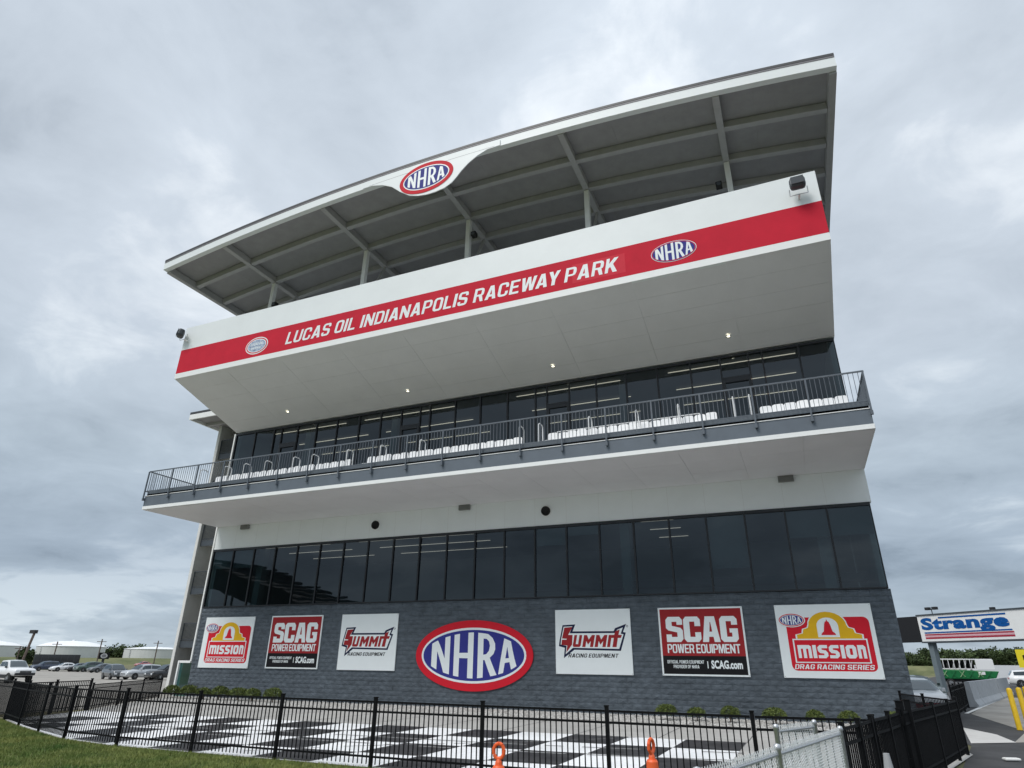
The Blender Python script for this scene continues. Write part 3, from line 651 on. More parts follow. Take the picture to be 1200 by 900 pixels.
# ------------------------------------------------------------------ chairs on the balcony
prof = [(-.215,0),(.215,0),(.215,.33),(.19,.385),(.13,.41),(-.13,.41),(-.19,.385),(-.215,.33)]
back = MB(); k = len(back.v)
for yy in (0, .035):
    for a, z in prof: back.v.append((a, yy+z*.16, .40+z))
nn = len(prof); back.f.append(tuple(range(nn))); back.f.append(tuple(range(nn, 2*nn))[::-1])
for i in range(nn): j = (i+1) % nn; back.f.append((i, nn+i, nn+j, j))
backm = back.mesh('backrest'); backm.materials.append(CHW)
seatm = MB().box(-.215, .215, -.42, -.02, .30, .345).mesh('seat'); seatm.materials.append(CHW)
legm = MB().tube([(0, -.36, 0), (0, .02, .34), (0, .06, .50)], .012, 5).tube([(0, .05, 0), (0, -.34, .31)], .012, 5).mesh('leg'); legm.materials.append(CHW)
sec = [(3.5, 12.7, 'in the long row at the left end of the balcony'), (13.7, 22.0, 'in the row left of the middle aisle on the balcony'),
       (23.2, 30.4, 'in the balcony row between the middle aisle and right door'), (32.0, 35.1, 'in the short row at the right end of the balcony')]
for x0, x1, t in sec:
    n = round((x1-x0)/.46)
    for i in range(n):
        c = thing('chair', 'white folding chair '+t, 'chair', (x0+(i+.5)*(x1-x0)/n, -4.02+random.uniform(-.05,.05), 10.13+random.choice((0,0,.015))), random.uniform(-.09,.09), group='white chairs '+t)
        inst('backrest', backm, c); inst('seat', seatm, c)
        for s in (-.2, .2): inst('leg', legm, c, (s, 0, 0))
hx = [3.15, 4.9, 6.3, 7.75, 9.6, 10.8, 12.95, 14.9, 17.1, 22.15, 23.05, 25.3, 27.3, 29.0, 31.1, 31.7]
hm = MB().tube([(0, 0, 0), (0, 0, 1.12), (0, .12, 1.2), (0, .42, 1.2), (0, .5, 1.12), (0, .5, 0)], .026, 6).mesh('handrail_tube'); hm.materials.append(CHW)
where = ['left of the first balcony chairs','by the left door','second along from the left door','third along from the left door','near the middle of the left chair row','towards the right of the left chair row','at the right end of the left chair row','one bay right of the second door','two bays right of the second door','on the left of the middle aisle','on the right of the middle aisle','behind the right of centre chairs','one bay left of the last door','nearest the last door on its left','on the left of the right aisle','on the right of the right aisle']
for x, w in zip(hx, where):
    h = inst('handrail', hm, None, (x, -4.72, 10.04)); tag(h, 'white hoop handrail on the balcony, '+w, 'handrail', 'white handrails on the balcony')
t = MB().bar((23.2, -2.7, 11.45), (29.6, -2.7, 11.45), .035).bar((23.2, -2.7, 11.05), (29.6, -2.7, 11.05), .03)
for x in np.linspace(23.2, 29.6, 6): t.bar((x, -2.7, 10.04), (x, -2.7, 11.45), .04)
o = t.build('guard_rail', CHW); tag(o, 'white guard rail behind the chairs right of the middle aisle', 'guard rail')
# ------------------------------------------------------------------ wall signs
def sign(x0, x1, label, fn, z0=1.25, z1=3.88):
    e = thing('wall_sign', label, 'sign', ((x0+x1)/2, 0, z0)); root = bpy.data.objects.new('sign_panel', None)
    class P: pass
    y = -.052
    p = MB().box(x0, x1, y, -.004, z0, z1).build('panel', SIGNW, e, bevel=.0); p.location = (-(x0+x1)/2, 0, -z0)
    U = lambda u: x0+u*(x1-x0); V = lambda v: z1-v*(z1-z0)
    before = set(bpy.data.objects)
    fn(e, U, V, y)
    for o in set(bpy.data.objects)-before: o.location = (-(x0+x1)/2, 0, -z0)
    MB().quad
    for cx in (x0+.04, x1-.04):
        for cz in (z0+.04, z1-.04):
            g = MB().lathe([(0,-.004),(.018,-.004),(.018,0)], 8, (cx, y, cz), 'y').build('grommet', GALV, e); g.location = (-(x0+x1)/2, 0, -z0)
    return e
def lp(U, V, pts): return [(U(u), V(v)) for u, v in pts]
def rr(U, V, u0, u1, v0, v1, r): return rrect(U(u0), U(u1), V(v1), V(v0), r)
def mission(e, U, V, y):
    flat('red_field', [rr(U,V,.10,.955,.18,.905,.20)], y-.003, SREDM, e)
    c = .53
    arch = [(.20,.475),(.20,.42),(.265,.40),(.275,.345),(.325,.325),(.335,.29)]
    for i in range(13): t = math.pi-i*math.pi/12; arch.append((c+.195*math.cos(t), .30-.195*math.sin(t)*1.0))
    arch += [(.725,.29),(.735,.325),(.785,.345),(.795,.40),(.86,.42),(.86,.475)]
    flat('arch_outline', [[(U(c+(u-c)*1.05), V(.49+(v-.49)*1.045)) for u, v in arch]], y-.006, SIGNW, e)
    flat('yellow_arch', [lp(U,V,arch)], y-.009, SYEL, e)
    ia = [(.42,.455),(.42,.30)]
    for i in range(11): t = math.pi-i*math.pi/10; ia.append((c+.11*math.cos(t), .30-.115*math.sin(t)))
    ia += [(.64,.30),(.64,.455)]
    flat('arch_opening', [lp(U,V,ia)], y-.012, SIGNW, e)
    flat('bell', [lp(U,V,[(.455,.425),(.605,.425),(.60,.405),(.575,.375),(.560,.28),(.55,.245),(.535,.235),(.535,.215),(.525,.215),(.525,.235),(.51,.245),(.50,.28),(.485,.375),(.46,.405)])], y-.015, SREDM, e)
    flat('band_outline', [rect(U(.145),U(.905),V(.80),V(.475))], y-.012, SIGNW, e)
    flat('band_red', [rect(U(.16),U(.89),V(.785),V(.492))], y-.015, SREDM, e)
    # chunky lettering: m I S S I O n at equal height
    xs = [(.185,.325,'n'),(.33,.37,'I'),(.385,.485,'S'),(.50,.60,'S'),(.615,.655,'I'),(.67,.775,'O'),(.79,.87,'n')]
    T0, T1 = .56, .735
    def L(loops): flat('letter', [lp(U,V,q) for q in loops], y-.018, SIGNW, e)
    def n_(a, b, th): return [(a,T1),(a,T0),(b-.02,T0),(b,T0+.025),(b,T1),(b-th,T1),(b-th,T0+.055),(a+th,T0+.055),(a+th,T1)]
    th = .036
    a, b = .185, .325; mth = .032
    L([[(a,T1),(a,T0),(b-.02,T0),(b,T0+.02),(b,T1),(b-mth,T1),(b-mth,T0+.05),(a+.5*(b-a)+mth/2,T0+.05),(a+.5*(b-a)+mth/2,T1),(a+.5*(b-a)-mth/2,T1),(a+.5*(b-a)-mth/2,T0+.05),(a+mth,T0+.05),(a+mth,T1)]])
    L([n_(.79,.87,th*.85)])
    for a, b in ((.338,.376),(.622,.660)): L([[(a,T1),(a,T0),(b,T0),(b,T1)]])
    for a, b in ((.390,.490),(.505,.605)):
        m1 = (T0+T1)/2
        L([[(a,T1),(a,T1-.04),(b-.04,T1-.04),(b-.04,m1+.025),(a+.02,m1+.02),(a,m1-.01),(a,T0+.03),(a+.025,T0),(b,T0),(b,T0+.042),(a+.04,T0+.042),(a+.04,m1-.025),(b-.02,m1-.015),(b,m1+.015),(b,T1-.03),(b-.025,T1)]])
    a, b = .673, .776
    L([[(a+.02,T1),(a,T1-.03),(a,T0+.03),(a+.02,T0),(b-.02,T0),(b,T0+.03),(b,T1-.03),(b-.02,T1)], [(a+.038,T1-.045),(b-.038,T1-.045),(b-.038,T0+.045),(a+.038,T0+.045)]])
    caps('series_lettering', 'DRAG RACING SERIES', (U(.125), U(.925), V(.882), V(.818)), y-.009, SIGNW, e, shear=.22, gap=.14)
    cx, cz = U(.165), V(.215); flat('oval_halo', [ell(cx, cz, .50, .265)], y-.018, SIGNW, e)
    nhra(e, cx, cz, .46, .235, y-.021, rimw=.14, wh=.08)
# heavy block capitals for the mower sign
def blk(ch):
    return {'S': [[(0,0),(0,.30),(.30,.30),(.30,.20),(.62,.20),(.62,.38),(.12,.46),(0,.55),(0,.88),(.14,1),(.80,1),(.94,.88),(.94,.68),(.62,.68),(.62,.80),(.34,.80),(.34,.64),(.82,.56),(.94,.46),(.94,.12),(.80,0)]],
            'C': [[(.14,0),(0,.12),(0,.88),(.14,1),(.80,1),(.94,.88),(.94,.62),(.62,.62),(.62,.80),(.34,.80),(.34,.20),(.62,.20),(.62,.38),(.94,.38),(.94,.12),(.80,0)]],
            'A': [[(0,0),(.22,1),(.74,1),(.96,0),(.64,0),(.60,.20),(.37,.20),(.33,0)], [(.41,.40),(.56,.40),(.50,.78),(.47,.78)]],
            'G': [[(.14,0),(0,.12),(0,.88),(.14,1),(.80,1),(.94,.88),(.94,.66),(.62,.66),(.62,.80),(.34,.80),(.34,.20),(.62,.20),(.62,.36),(.50,.36),(.50,.52),(.94,.52),(.94,.12),(.80,0)]]}[ch]
def scag(e, U, V, y):
    flat('red_field', [rect(U(.02),U(.98),V(.715),V(.025))], y-.003, SREDB, e)
    flat('black_field', [rect(U(.02),U(.98),V(.975),V(.715))], y-.003, SBLK, e)
    for i, ch in enumerate('SCAG'):
        a = .085+i*.213
        flat('letter', [[(U(a+p*.213), V(.515-q*.375)) for p, q in l] for l in blk(ch)], y-.006, SIGNW, e)
    caps('name_lettering', 'POWER EQUIPMENT', (U(.085), U(.93), V(.675), V(.545)), y-.006, SIGNW, e, gap=.06, space=.26)
    caps('small_lettering', 'OFFICIAL POWER EQUIPMENT', (U(.07), U(.50), V(.825), V(.778)), y-.006, SIGNW, e, gap=.14)
    caps('small_lettering', 'PROVIDER OF NHRA', (U(.14), U(.44), V(.892), V(.845)), y-.006, SIGNW, e, gap=.14)
    flat('divider', [rect(U(.535),U(.545),V(.89),V(.79))], y-.006, SIGNW, e)
    text('web_lettering', 'SCAG.com', (U(.58), U(.93), V(.895), V(.775)), y-.006, SIGNW, e, bold=.04)
def summit(e, U, V, y):
    out = [(.055,.49),(.10,.245),(.275,.235),(.235,.345),(.78,.345),(.80,.30),(.945,.235),(.90,.36),(.935,.37),(.86,.645),(.255,.63),(.11,.76),(.125,.60),(.045,.575)]
    inn = [(.075,.48),(.115,.27),(.235,.265),(.195,.375),(.805,.375),(.825,.325),(.90,.29),(.87,.385),(.905,.395),(.84,.615),(.235,.60),(.135,.70),(.15,.57),(.07,.55)]
    flat('outline', [lp(U,V,out)], y-.003, SNAVY, e); flat('outline_inner', [lp(U,V,inn)], y-.006, SIGNW, e)
    flat('letter', [lp(U,V,[(.125,.285),(.235,.275),(.175,.40),(.235,.40),(.225,.55),(.145,.675),(.16,.565),(.08,.555),(.088,.475),(.15,.475),(.155,.46),(.09,.455)])], y-.009, SREDB, e)
    Ul = [[(.0,1),(.0,.12),(.12,0),(.80,0),(.92,.12),(.92,1),(.60,1),(.60,.24),(.32,.24),(.32,1)]]
    Mm = [[(0,0),(0,1),(.26,1),(.48,.62),(.70,1),(.96,1),(.96,0),(.68,0),(.68,.50),(.48,.20),(.28,.50),(.28,0)]]
    Il = [[(0,0),(0,1),(.92,1),(.92,0)]]
    for L_, a, b in ((Ul,.245,.36),(Mm,.375,.525),(Mm,.538,.688),(Il,.700,.742)):
        flat('letter', [[(U(a+p*(b-a)+.03*(q-.5)), V(.588-q*.185)) for p, q in l] for l in L_], y-.009, SREDB, e)
    flat('letter', [lp(U,V,[(.755,.588),(.778,.45),(.745,.45),(.755,.403),(.785,.403),(.80,.35),(.86,.32),(.84,.403),(.885,.403),(.87,.45),(.83,.45),(.808,.588)])], y-.009, SREDB, e)
    caps('tag_lettering', 'RACING EQUIPMENT', (U(.17), U(.83), V(.748), V(.688)), y-.006, SBLK, e, shear=.25, gap=.16)
    flat('registered_mark', [ell(U(.955), V(.27), .045, .045, 14), ell(U(.955), V(.27), .03, .03, 14)], y-.006, SBLK, e)
sign(.58, 4.24, 'white sign with a yellow arch and red Mission band, far left of the block wall', mission, 1.23, 3.87)
sign(5.46, 8.94, 'red and black Scag power equipment sign, second from the left on the block wall', scag)
sign(10.18, 13.63, 'white Summit racing equipment sign left of the large oval', summit, 1.24, 3.88)
sign(22.0, 25.44, 'white Summit racing equipment sign right of the large oval', summit, 1.24, 3.88)
sign(26.66, 30.09, 'red and black Scag power equipment sign, second from the right on the block wall', scag)
sign(31.32, 34.75, 'white sign with a yellow arch and red Mission band, far right of the block wall', mission, 1.25, 3.89)
e = thing('oval_wall_sign', 'large red, white and blue oval NHRA sign in the middle of the block wall', 'sign', (0,0,0))
flat('oval_backing', [ell(17.86, 1.97, 3.06, 1.53, 72)], -.03, SREDM, e, thick=.02)
nhra(e, 17.86, 1.97, 3.06, 1.53, -.055, rimw=.215, wh=.065)
# ------------------------------------------------------------------ bushes
BUSH = mat('bush_leaf', (.045, .09, .018), .7, var=.4, vscale=7, col2=(.16, .20, .04))
def bush_mesh(r, h, n=1500, seed=0):
    g = np.random.default_rng(seed); V = np.zeros((n, 4, 3))
    th = g.uniform(0, 2*math.pi, n); ph = np.arccos(g.uniform(-.25, 1, n)); rad = g.uniform(.72, 1.03, n)*(1+.10*np.sin(3*th+seed)*np.sin(ph))
    c = np.stack([rad*r*np.sin(ph)*np.cos(th), rad*r*np.sin(ph)*np.sin(th), h*.5+rad*h*.5*np.cos(ph)], 1)
    a = g.normal(size=(n, 3)); a /= np.linalg.norm(a, axis=1)[:, None]; b = np.cross(a, g.normal(size=(n, 3))); b /= np.linalg.norm(b, axis=1)[:, None]
    s = g.uniform(.018, .034, n)[:, None]
    for i, (p, q) in enumerate(((-1,-.5),(0,-.9),(1,.3),(-.2,.9))): V[:, i] = c+a*s*p+b*s*q
    me = bpy.data.meshes.new('foliage'); me.from_pydata(V.reshape(-1, 3).tolist(), [], np.arange(4*n).reshape(-1, 4).tolist()); me.materials.append(BUSH)
    return me
bms = [bush_mesh(.42, .66, 1700, 1), bush_mesh(.46, .62, 1800, 2), bush_mesh(.38, .60, 1500, 3)]
stem = MB().bar((0,0,0), (0,0,.35), .05, n=6).bar((0,0,.1), (.15,.05,.4), .03, n=5).bar((0,0,.1), (-.12,-.08,.4), .03, n=5).mesh('stem'); stem.materials.append(mat('bush_stem', (.08,.05,.03), .9))
bx = [.9,2.0,3.05,4.35,5.45,6.65,7.85,27.0,28.1,29.4,30.85,32.1,33.3,34.6]
on = ['first','second','third','fourth','fifth','sixth','seventh']
for i, x in enumerate(bx):
    lab = 'round green shrub by the block wall, %s from left in the %s row' % (on[i % 7], 'left' if i < 7 else 'right')
    b = thing('shrub', lab, 'shrub', (x+random.uniform(-.12,.12), -1.75+random.uniform(-.2,.2), G), random.random()*6, group='shrubs along the block wall')
    k_ = 1.06 if i < 7 else .88; b.scale = (random.uniform(.88,1.05)*k_,)*2+(random.uniform(.88,1.05)*k_,)
    inst('foliage', bms[i % 3], b); inst('stem', stem, b)
# ------------------------------------------------------------------ fences
pick = MB().box(-.009, .009, -.009, .009, .06, 1.19).mesh('picket'); pick.materials.append(BLK)
postm = MB().box(-.031, .031, -.031, .031, -.05, 1.24).box(-.038, .038, -.038, .038, 1.24, 1.262).mesh('fence_post'); postm.materials.append(BLK)
def fence(name, label, pts, sp=.105, cat='fence', posts=None, endpost=True, group=None):
    """pts: list of post positions"""
    f = thing(name, label, cat, (pts[0][0], pts[0][1], G), group=group)
    ox, oy = pts[0]
    for k, (x, y) in enumerate(pts):
        if k == len(pts)-1 and not endpost: continue
        a = pts[min(k+1, len(pts)-1)]; b = pts[max(k-1, 0)] if k == len(pts)-1 else pts[k]
        inst('fence_post', postm, f, (x-ox, y-oy, 0), math.atan2(a[1]-b[1], a[0]-b[0]))
    for (x0, y0), (x1, y1) in zip(pts, pts[1:]):
        L = math.hypot(x1-x0, y1-y0); a = math.atan2(y1-y0, x1-x0); ux, uy = (x1-x0)/L, (y1-y0)/L
        for z in (1.17, .99, .19):
            o = MB().box(.04, L-.04, -.0145, .0145, -.018, .018).build('rail', BLK, f); o.location = (x0-ox, y0-oy, z); o.rotation_euler = (0,0,a)
        n = int((L-.08)/sp)
        for i in range(1, n+1):
            d = i*L/(n+1); inst('picket', pick, f, (x0-ox+ux*d, y0-oy+uy*d, 0), a)
    return f
front = [(33.05,-16.4)]+[(31.3-i*2.44, -16.6) for i in range(7)]+[(14.2,-16.25),(11.9,-15.45),(9.6,-14.6),(7.25,-13.65),(4.9,-12.95)]
fence('picket_fence', 'long black metal picket fence along the front of the chequered plaza', front)
P0, P1 = (7.15,-13.5), (5.6,-9.7)
f = fence('picket_fence', 'black picket fence at the left side of the plaza, nearer section', [(P0[0]+(P1[0]-P0[0])*i/2, P0[1]+(P1[1]-P0[1])*i/2) for i in range(3)]); f.scale.z = .93
f = fence('picket_fence', 'low black picket fence at the left of the plaza, section ending at the stair tower', [(5.55,-9.55),(3.8,-7.0),(2.05,-4.45),(.3,-1.95)]); f.scale.z = .80
fence('picket_fence', 'black picket fence at the right of the plaza between front corner and gate', [(33.05,-16.4),(33.36,-15.35),(33.62,-14.35)], sp=.10)
gt = fence('fence_gate', 'black metal gate with heavy double posts on the right side of the plaza', [(33.66,-14.25),(33.86,-13.6)], cat='gate', sp=.10)
MB().box(-.05,.05,-.05,.05,0,1.36).box(-.06,.06,-.06,.06,1.36,1.38).build('gate_post', BLK, gt)
o = MB().box(.15,.25,.6,.7,0,1.36).box(.14,.26,.59,.71,1.36,1.38).build('gate_post', BLK, gt)
MB().box(-.06,.02,-.12,-.05,.98,1.12).box(-.06,.02,-.12,-.05,.35,.47).build('hinge', BLK, gt)
fence('picket_fence', 'black metal picket fence beyond the gate, ending at the corner by the driveway', [(33.9,-13.45),(34.55,-11.4),(35.1,-9.6),(35.48,-8.33)], sp=.085)
fence('picket_fence', 'short black metal picket fence running back from the driveway corner to the tower', [(35.48,-8.25),(35.05,-6.2),(34.7,-4.2)], sp=.10)
fence('picket_fence', 'far black metal picket fence beside the parked cars, right of the tower', [(37.5,5.2),(38.05,7.9),(38.8,11.0),(39.6,14.6)], sp=.08)
fence('picket_fence', 'near right black picket fence stub leading towards the camera beside the chain-link', [(32.55,-18.3),(32.80,-17.4),(33.02,-16.55)], sp=.10)
# windscreen cloth? none; grey plastic cone behind the near stub
o = MB().lathe([(.0,.95),(.035,.95),(.14,.04),(.2,.04),(.2,0)], 16).build('marker_cone', mat('grey_plastic', (.35,.36,.37), .5, var=.08, vscale=6), smooth=False); o.location = (33.0,-18.6,G)
tag(o, 'grey plastic cone standing against the right black fence', 'cone')
# chain-link fence, bright galvanised
def chain(name, label, pts, H, wm=GALVL, rail=True, cat='fence'):
    ox, oy = pts[0]; f = thing(name, label, cat, (ox, oy, G))
    for x, y in pts: 
        o = MB().lathe([(.032,0),(.032,H+.04),(.04,H+.045),(.03,H+.09),(0,H+.10)], 12).build('fence_post', GALV, f, smooth=True); o.location = (x-ox, y-oy, 0)
    wires = MB()
    for (x0, y0), (x1, y1) in zip(pts, pts[1:]):
        L = math.hypot(x1-x0, y1-y0); ux, uy = (x1-x0)/L, (y1-y0)/L
        P = lambda d, z, o=0: (x0-ox+ux*d-uy*o, y0-oy+uy*d+ux*o, z)
        if rail:
            MB().bar(P(0,H), P(L,H), .030, n=8).build('rail', GALV, f)
        g = .056; n = int(L/g)
        for i in range(-int(H/g)-1, n):
            for s in (1, -1):
                # diagonal from (i*g, z0) rising
                if s == 1: a, b = (i*g, .04), (i*g+H, .04+H)
                else: a, b = (i*g+H, .04), (i*g, .04+H)
                (ax, az), (bx_, bz) = a, b
                def clipx(p, q, X):
                    t = (X-p[0])/(q[0]-p[0]); return (X, p[1]+t*(q[1]-p[1]))
                p, q = (a, b) if a[0] < b[0] else (b, a)
                if q[0] <= 0 or p[0] >= L: continue
                if p[0] < 0: p = clipx(p, q, 0)
                if q[0] > L: q = clipx(p, q, L)
                wires.bar(P(p[0], p[1], .006*s), P(q[0], q[1], .006*s), .0072, n=3)
            if i >= 0: # twisted top ends
                wires.bar(P(i*g+g/2-.008, H+.02, .006), P(i*g+g/2+.014, H+.08, -.006), .009, n=3)
                wires.bar(P(i*g+g/2+.008, H+.02, -.006), P(i*g+g/2-.014, H+.08, .006), .009, n=3)
    wires.build('wire_mesh', wm, f, kind='stuff', fix=False)
    return f
chain('chain_link_fence', 'bright galvanised chain-link fence sloping down to the lower edge, right foreground', [(32.53,-18.35),(31.86,-21.0),(31.36,-23.0),(30.8,-25.2)], 1.12)
chain('chain_link_gate', 'small galvanised chain-link gate leaf standing behind the chain-link fence', [(32.22,-17.4),(31.74,-18.5)], 1.12, cat='gate')
# bags of white sheeting behind the mesh
mb = MB(); g = np.random.default_rng(5)
k = 0; nu, nv = 14, 10
for i in range(nu):
    for j in range(nv):
        t = 2*math.pi*i/nu; p = math.pi*j/(nv-1)*.5; r = .34*(1+.18*g.normal()); mb.v.append((r*math.cos(t)*math.cos(p)*1.2, r*math.sin(t)*math.cos(p), .42*math.sin(p)*(1+.12*g.normal())))
for i in range(nu):
    for j in range(nv-1): a = i*nv+j; b = ((i+1) % nu)*nv+j; mb.f.append((a, b, b+1, a+1))
o = mb.build('plastic_bag', mat('white_plastic_film', (.78,.80,.83), .35)); o.location = (31.9,-17.3,G); tag(o, 'crumpled white plastic bag on the ground behind the chain-link fence', 'bag')
# ------------------------------------------------------------------ cones (looper markers)
def looper(x, y, rot, label):
    e = thing('channelizer_cone', label, 'cone', (x, y, G), rot, group='orange loop-top cones on the grass')
    MB().lathe([(.20,0),(.20,.04),(.115,.05),(.062,.98),(.05,1.0),(.0,1.0)], 24).build('body', ORANGE, e, smooth=False)
    MB().lathe([(.104,.52),(.093,.66)], 24).lathe([(.087,.74),(.078,.86)], 24).build('reflective_band', mat('white_reflective', (.8,.8,.8), .4), e)
    pts = [(0,0,1.0),(0,0,1.06)]
    for i in range(9):
        t = -math.pi/2+.45+i*(2*math.pi-.9)/8; pts.append((.055*math.cos(t)+.0, 0, 1.125+.07*math.sin(t)))
    pts.append((0,0,1.06))
    MB().tube(pts, .018, 8).lathe([(.04,.99),(.034,1.03),(.02,1.06)], 10).build('loop_handle', ORANGE, e)
looper(29.28, -22.15, .2, 'orange loop-top cone at the bottom edge, left of the two')
looper(30.57, -20.98, 1.25, 'orange loop-top cone at the bottom edge, right of the two')
# ------------------------------------------------------------------ bollards
for x, y, w in ((38.54, .5, 'nearest'), (39.05, 1.55, 'middle'), (39.6, 3.1, 'farthest')):
    o = MB().lathe([(.085,0),(.085,1.22),(.075,1.26),(.045,1.29),(0,1.30)], 20).build('bollard', YEL, smooth=True); o.location = (x, y, G)
    tag(o, 'yellow steel bollard at the right edge, %s of the three' % w, 'bollard', 'yellow bollards by the driveway')
for x, y, r in ((36.2,-9.0,.3),(36.0,-11.1,.5)):
    o = MB().box(-.17,.17,-.09,.09,0,.06).build('kerb_stone', CONCL, bevel=.03); o.location = (x, y, G); o.rotation_euler = (0,0,r); tag(o, 'short pale kerb block on the asphalt, %s' % ('farther one' if r < .4 else 'nearer one'), 'kerb block')
# concrete barriers along the road
bp = [(-.30,0),(.30,0),(.30,.10),(.16,.35),(.10,1.22),(-.10,1.22),(-.16,.35),(-.30,.10)]
pa, pb_ = Vector((39.85,15.1)), Vector((46.3,37.0)); L = (pb_-pa).length; n = 8
ang = math.atan2(pb_.y-pa.y, pb_.x-pa.x)
BARC = mat('weathered_barrier_concrete', (.38,.40,.42), .85, var=.12, vscale=2.5, bump=.2, bscale=20)
for i in range(n):
    m = MB().prism([(a, z) for a, z in bp], .045, L/n-.045).build('concrete_barrier', BARC); p = pa+(pb_-pa)*i/n
    m.location = (p.x, p.y, G); m.rotation_euler = (0,0,ang+random.uniform(-.01,.01))
    tag(m, 'grey concrete road barrier, %s in the line beside the road' % ['nearest','second','third','fourth','fifth','sixth','seventh','farthest'][i], 'barrier', 'concrete barriers beside the road')
# ------------------------------------------------------------------ cars
def carpaint(name, c, metal=.0): return mat(name, c, .28, metal, coat=.6, var=.01)
def loft(rings):
    mb = MB(); n = len(rings[0])
    for r in rings: mb.v += r
    for i in range(len(rings)-1):
        for j in range(n): a = i*n+j; b = i*n+(j+1) % n; mb.f.append((a, b, b+n, a+n))
    mb.f.append(tuple(range(n))[::-1]); mb.f.append(tuple(range((len(rings)-1)*n, len(rings)*n))); return mb
CH = mat('chrome_trim', (.6,.6,.62), .2, .9); LENS = mat('headlight_lens', (.75,.78,.8), .1); TAIL = mat('tail_light_red', (.4,.01,.01), .2)
DKP = mat('dark_plastic', (.02,.021,.023), .6); ALLOY = mat('alloy_rim', (.45,.46,.47), .3, .8)
tyre_m = MB().lathe([(.20,-.11),(.31,-.11),(.34,-.07),(.34,.07),(.31,.11),(.20,.11)], 22, axis='y').mesh('tyre'); tyre_m.materials.append(BLKR)
rmb = MB().lathe([(0,-.085),(.06,-.09),(.06,-.06),(.20,-.05),(.215,-.10),(.215,.1)], 22, axis='y')
for i in range(5):
    t = i*1.2566; rmb.bar((.04*math.cos(t),-.085,.04*math.sin(t)), (.205*math.cos(t),-.09,.205*math.sin(t)), .05, .02)
rim_m = rmb.mesh('rim'); rim_m.materials.append(ALLOY)
def car(label, kind, paint, x, y, rz_, group=None, ws=1.0, lift=0, lower=None, plate=True):
    e = thing({'pickup':'pickup_truck'}.get(kind, 'parked_car'), label, 'pickup truck' if kind == 'pickup' else 'car', (x, y, gz(x)), rz_, group=group)
    W2 = {'sedan':.90,'suv':.94,'pickup':1.0}[kind]; lf = lift
    if kind == 'sedan':
        body = [(-2.35,.38,.78,.80),(-2.25,.22,.92,.93),(-1.55,.20,1.0,1.0),(-.9,.20,.97,1.0),(.6,.20,.95,1.0),(1.1,.20,.93,1.0),(1.8,.22,.86,.98),(2.2,.26,.74,.90),(2.35,.34,.60,.74)]
        house = [(-1.75,.98,.99,.80),(-.95,.97,1.40,.64),(-.2,.96,1.45,.64),(.35,.96,1.40,.64),(1.15,.92,.94,.80)]; wb = 1.38
    elif kind == 'suv':
        body = [(-2.3,.42,.95,.90),(-2.25,.28,1.08,.98),(-1.5,.24,1.10,1.0),(0,.24,1.08,1.0),(.95,.24,1.07,1.0),(1.8,.26,1.02,.98),(2.2,.30,.92,.92),(2.32,.38,.72,.80)]
        house = [(-2.22,1.06,1.10,.86),(-1.85,1.08,1.62,.70),(-.6,1.08,1.70,.70),(.25,1.07,1.64,.68),(1.05,1.06,1.08,.82)]; wb = 1.35
    else:
        body = [(-2.85,.50,1.10,.96),(-2.8,.40,1.16,1.0),(-.6,.40,1.16,1.0),(1.2,.40,1.16,1.0),(1.75,.42,1.14,1.0),(2.6,.44,1.08,.97),(2.78,.50,.95,.92)]
        house = [(-.85,1.14,1.16,.92),(-.7,1.15,1.80,.76),(.1,1.15,1.84,.76),(.55,1.15,1.80,.76),(1.25,1.14,1.16,.88)]; wb = 1.75
    def ring(x_, zb, zt, wf):
        w = W2*wf; h = zt-zb
        return [(x_,-w*.90,zb+lf),(x_,-w*.99,zb+h*.25+lf),(x_,-w,zb+h*.60+lf),(x_,-w*.955,zt-.05+lf),(x_,-w*.80,zt+lf),(x_,0,zt+.025+lf),
                (x_,w*.80,zt+lf),(x_,w*.955,zt-.05+lf),(x_,w,zb+h*.60+lf),(x_,w*.99,zb+h*.25+lf),(x_,w*.90,zb+lf)]
    loft([ring(*b) for b in body]).build('body', paint, e, smooth=True)
    def hring(x_, zb, zt, wf):
        w0 = W2*.93; w = W2*wf/.8*.86 if False else W2*wf
        return [(x_,-w0,zb-.05+lf),(x_,-w,zt-.04+lf),(x_,-w*.80,zt+lf),(x_,0,zt+.03+lf),(x_,w*.80,zt+lf),(x_,w,zt-.04+lf),(x_,w0,zb-.05+lf)]
    loft([hring(*h) for h in house]).build('roof', paint, e, smooth=False)
    # glazing slightly proud of the greenhouse
    def pt(h, s, t):   # s side -1..1, t 0 belt..1 roof
        x_, zb, zt, wf = h; w0 = W2*.93; w = W2*wf
        return Vector((x_, s*(w0+(w-w0)*t)*1.012, zb-.05+lf+(zt-.04-zb+.05)*t))
    def lerp(a, b, t): return a+(b-a)*t
    f, r = house[-1], house[-2]
    def screen(h0, h1, name, out):
        A = Vector((h0[0],0,h0[2]-.0+lf)); 
        w0 = W2*.93*.86; w1 = W2*h1[3]*.90
        za, zb_ = h0[2]+lf+.04, h1[2]+lf-.07
        xa = h0[0]+(h1[0]-h0[0])*.08; xb_ = h0[0]+(h1[0]-h0[0])*.86
        d = Vector((out*.035, 0, .03))
        MB().quad(Vector((xa,-w0,za))+d, Vector((xa,w0,za))+d, Vector((xb_,w1,zb_+.03))+d, Vector((xb_,-w1,zb_+.03))+d).build(name, GLASSD, e)
    screen(house[-1], house[-2], 'windscreen', 1); screen(house[0], house[1], 'rear_window', -1)
    H = house
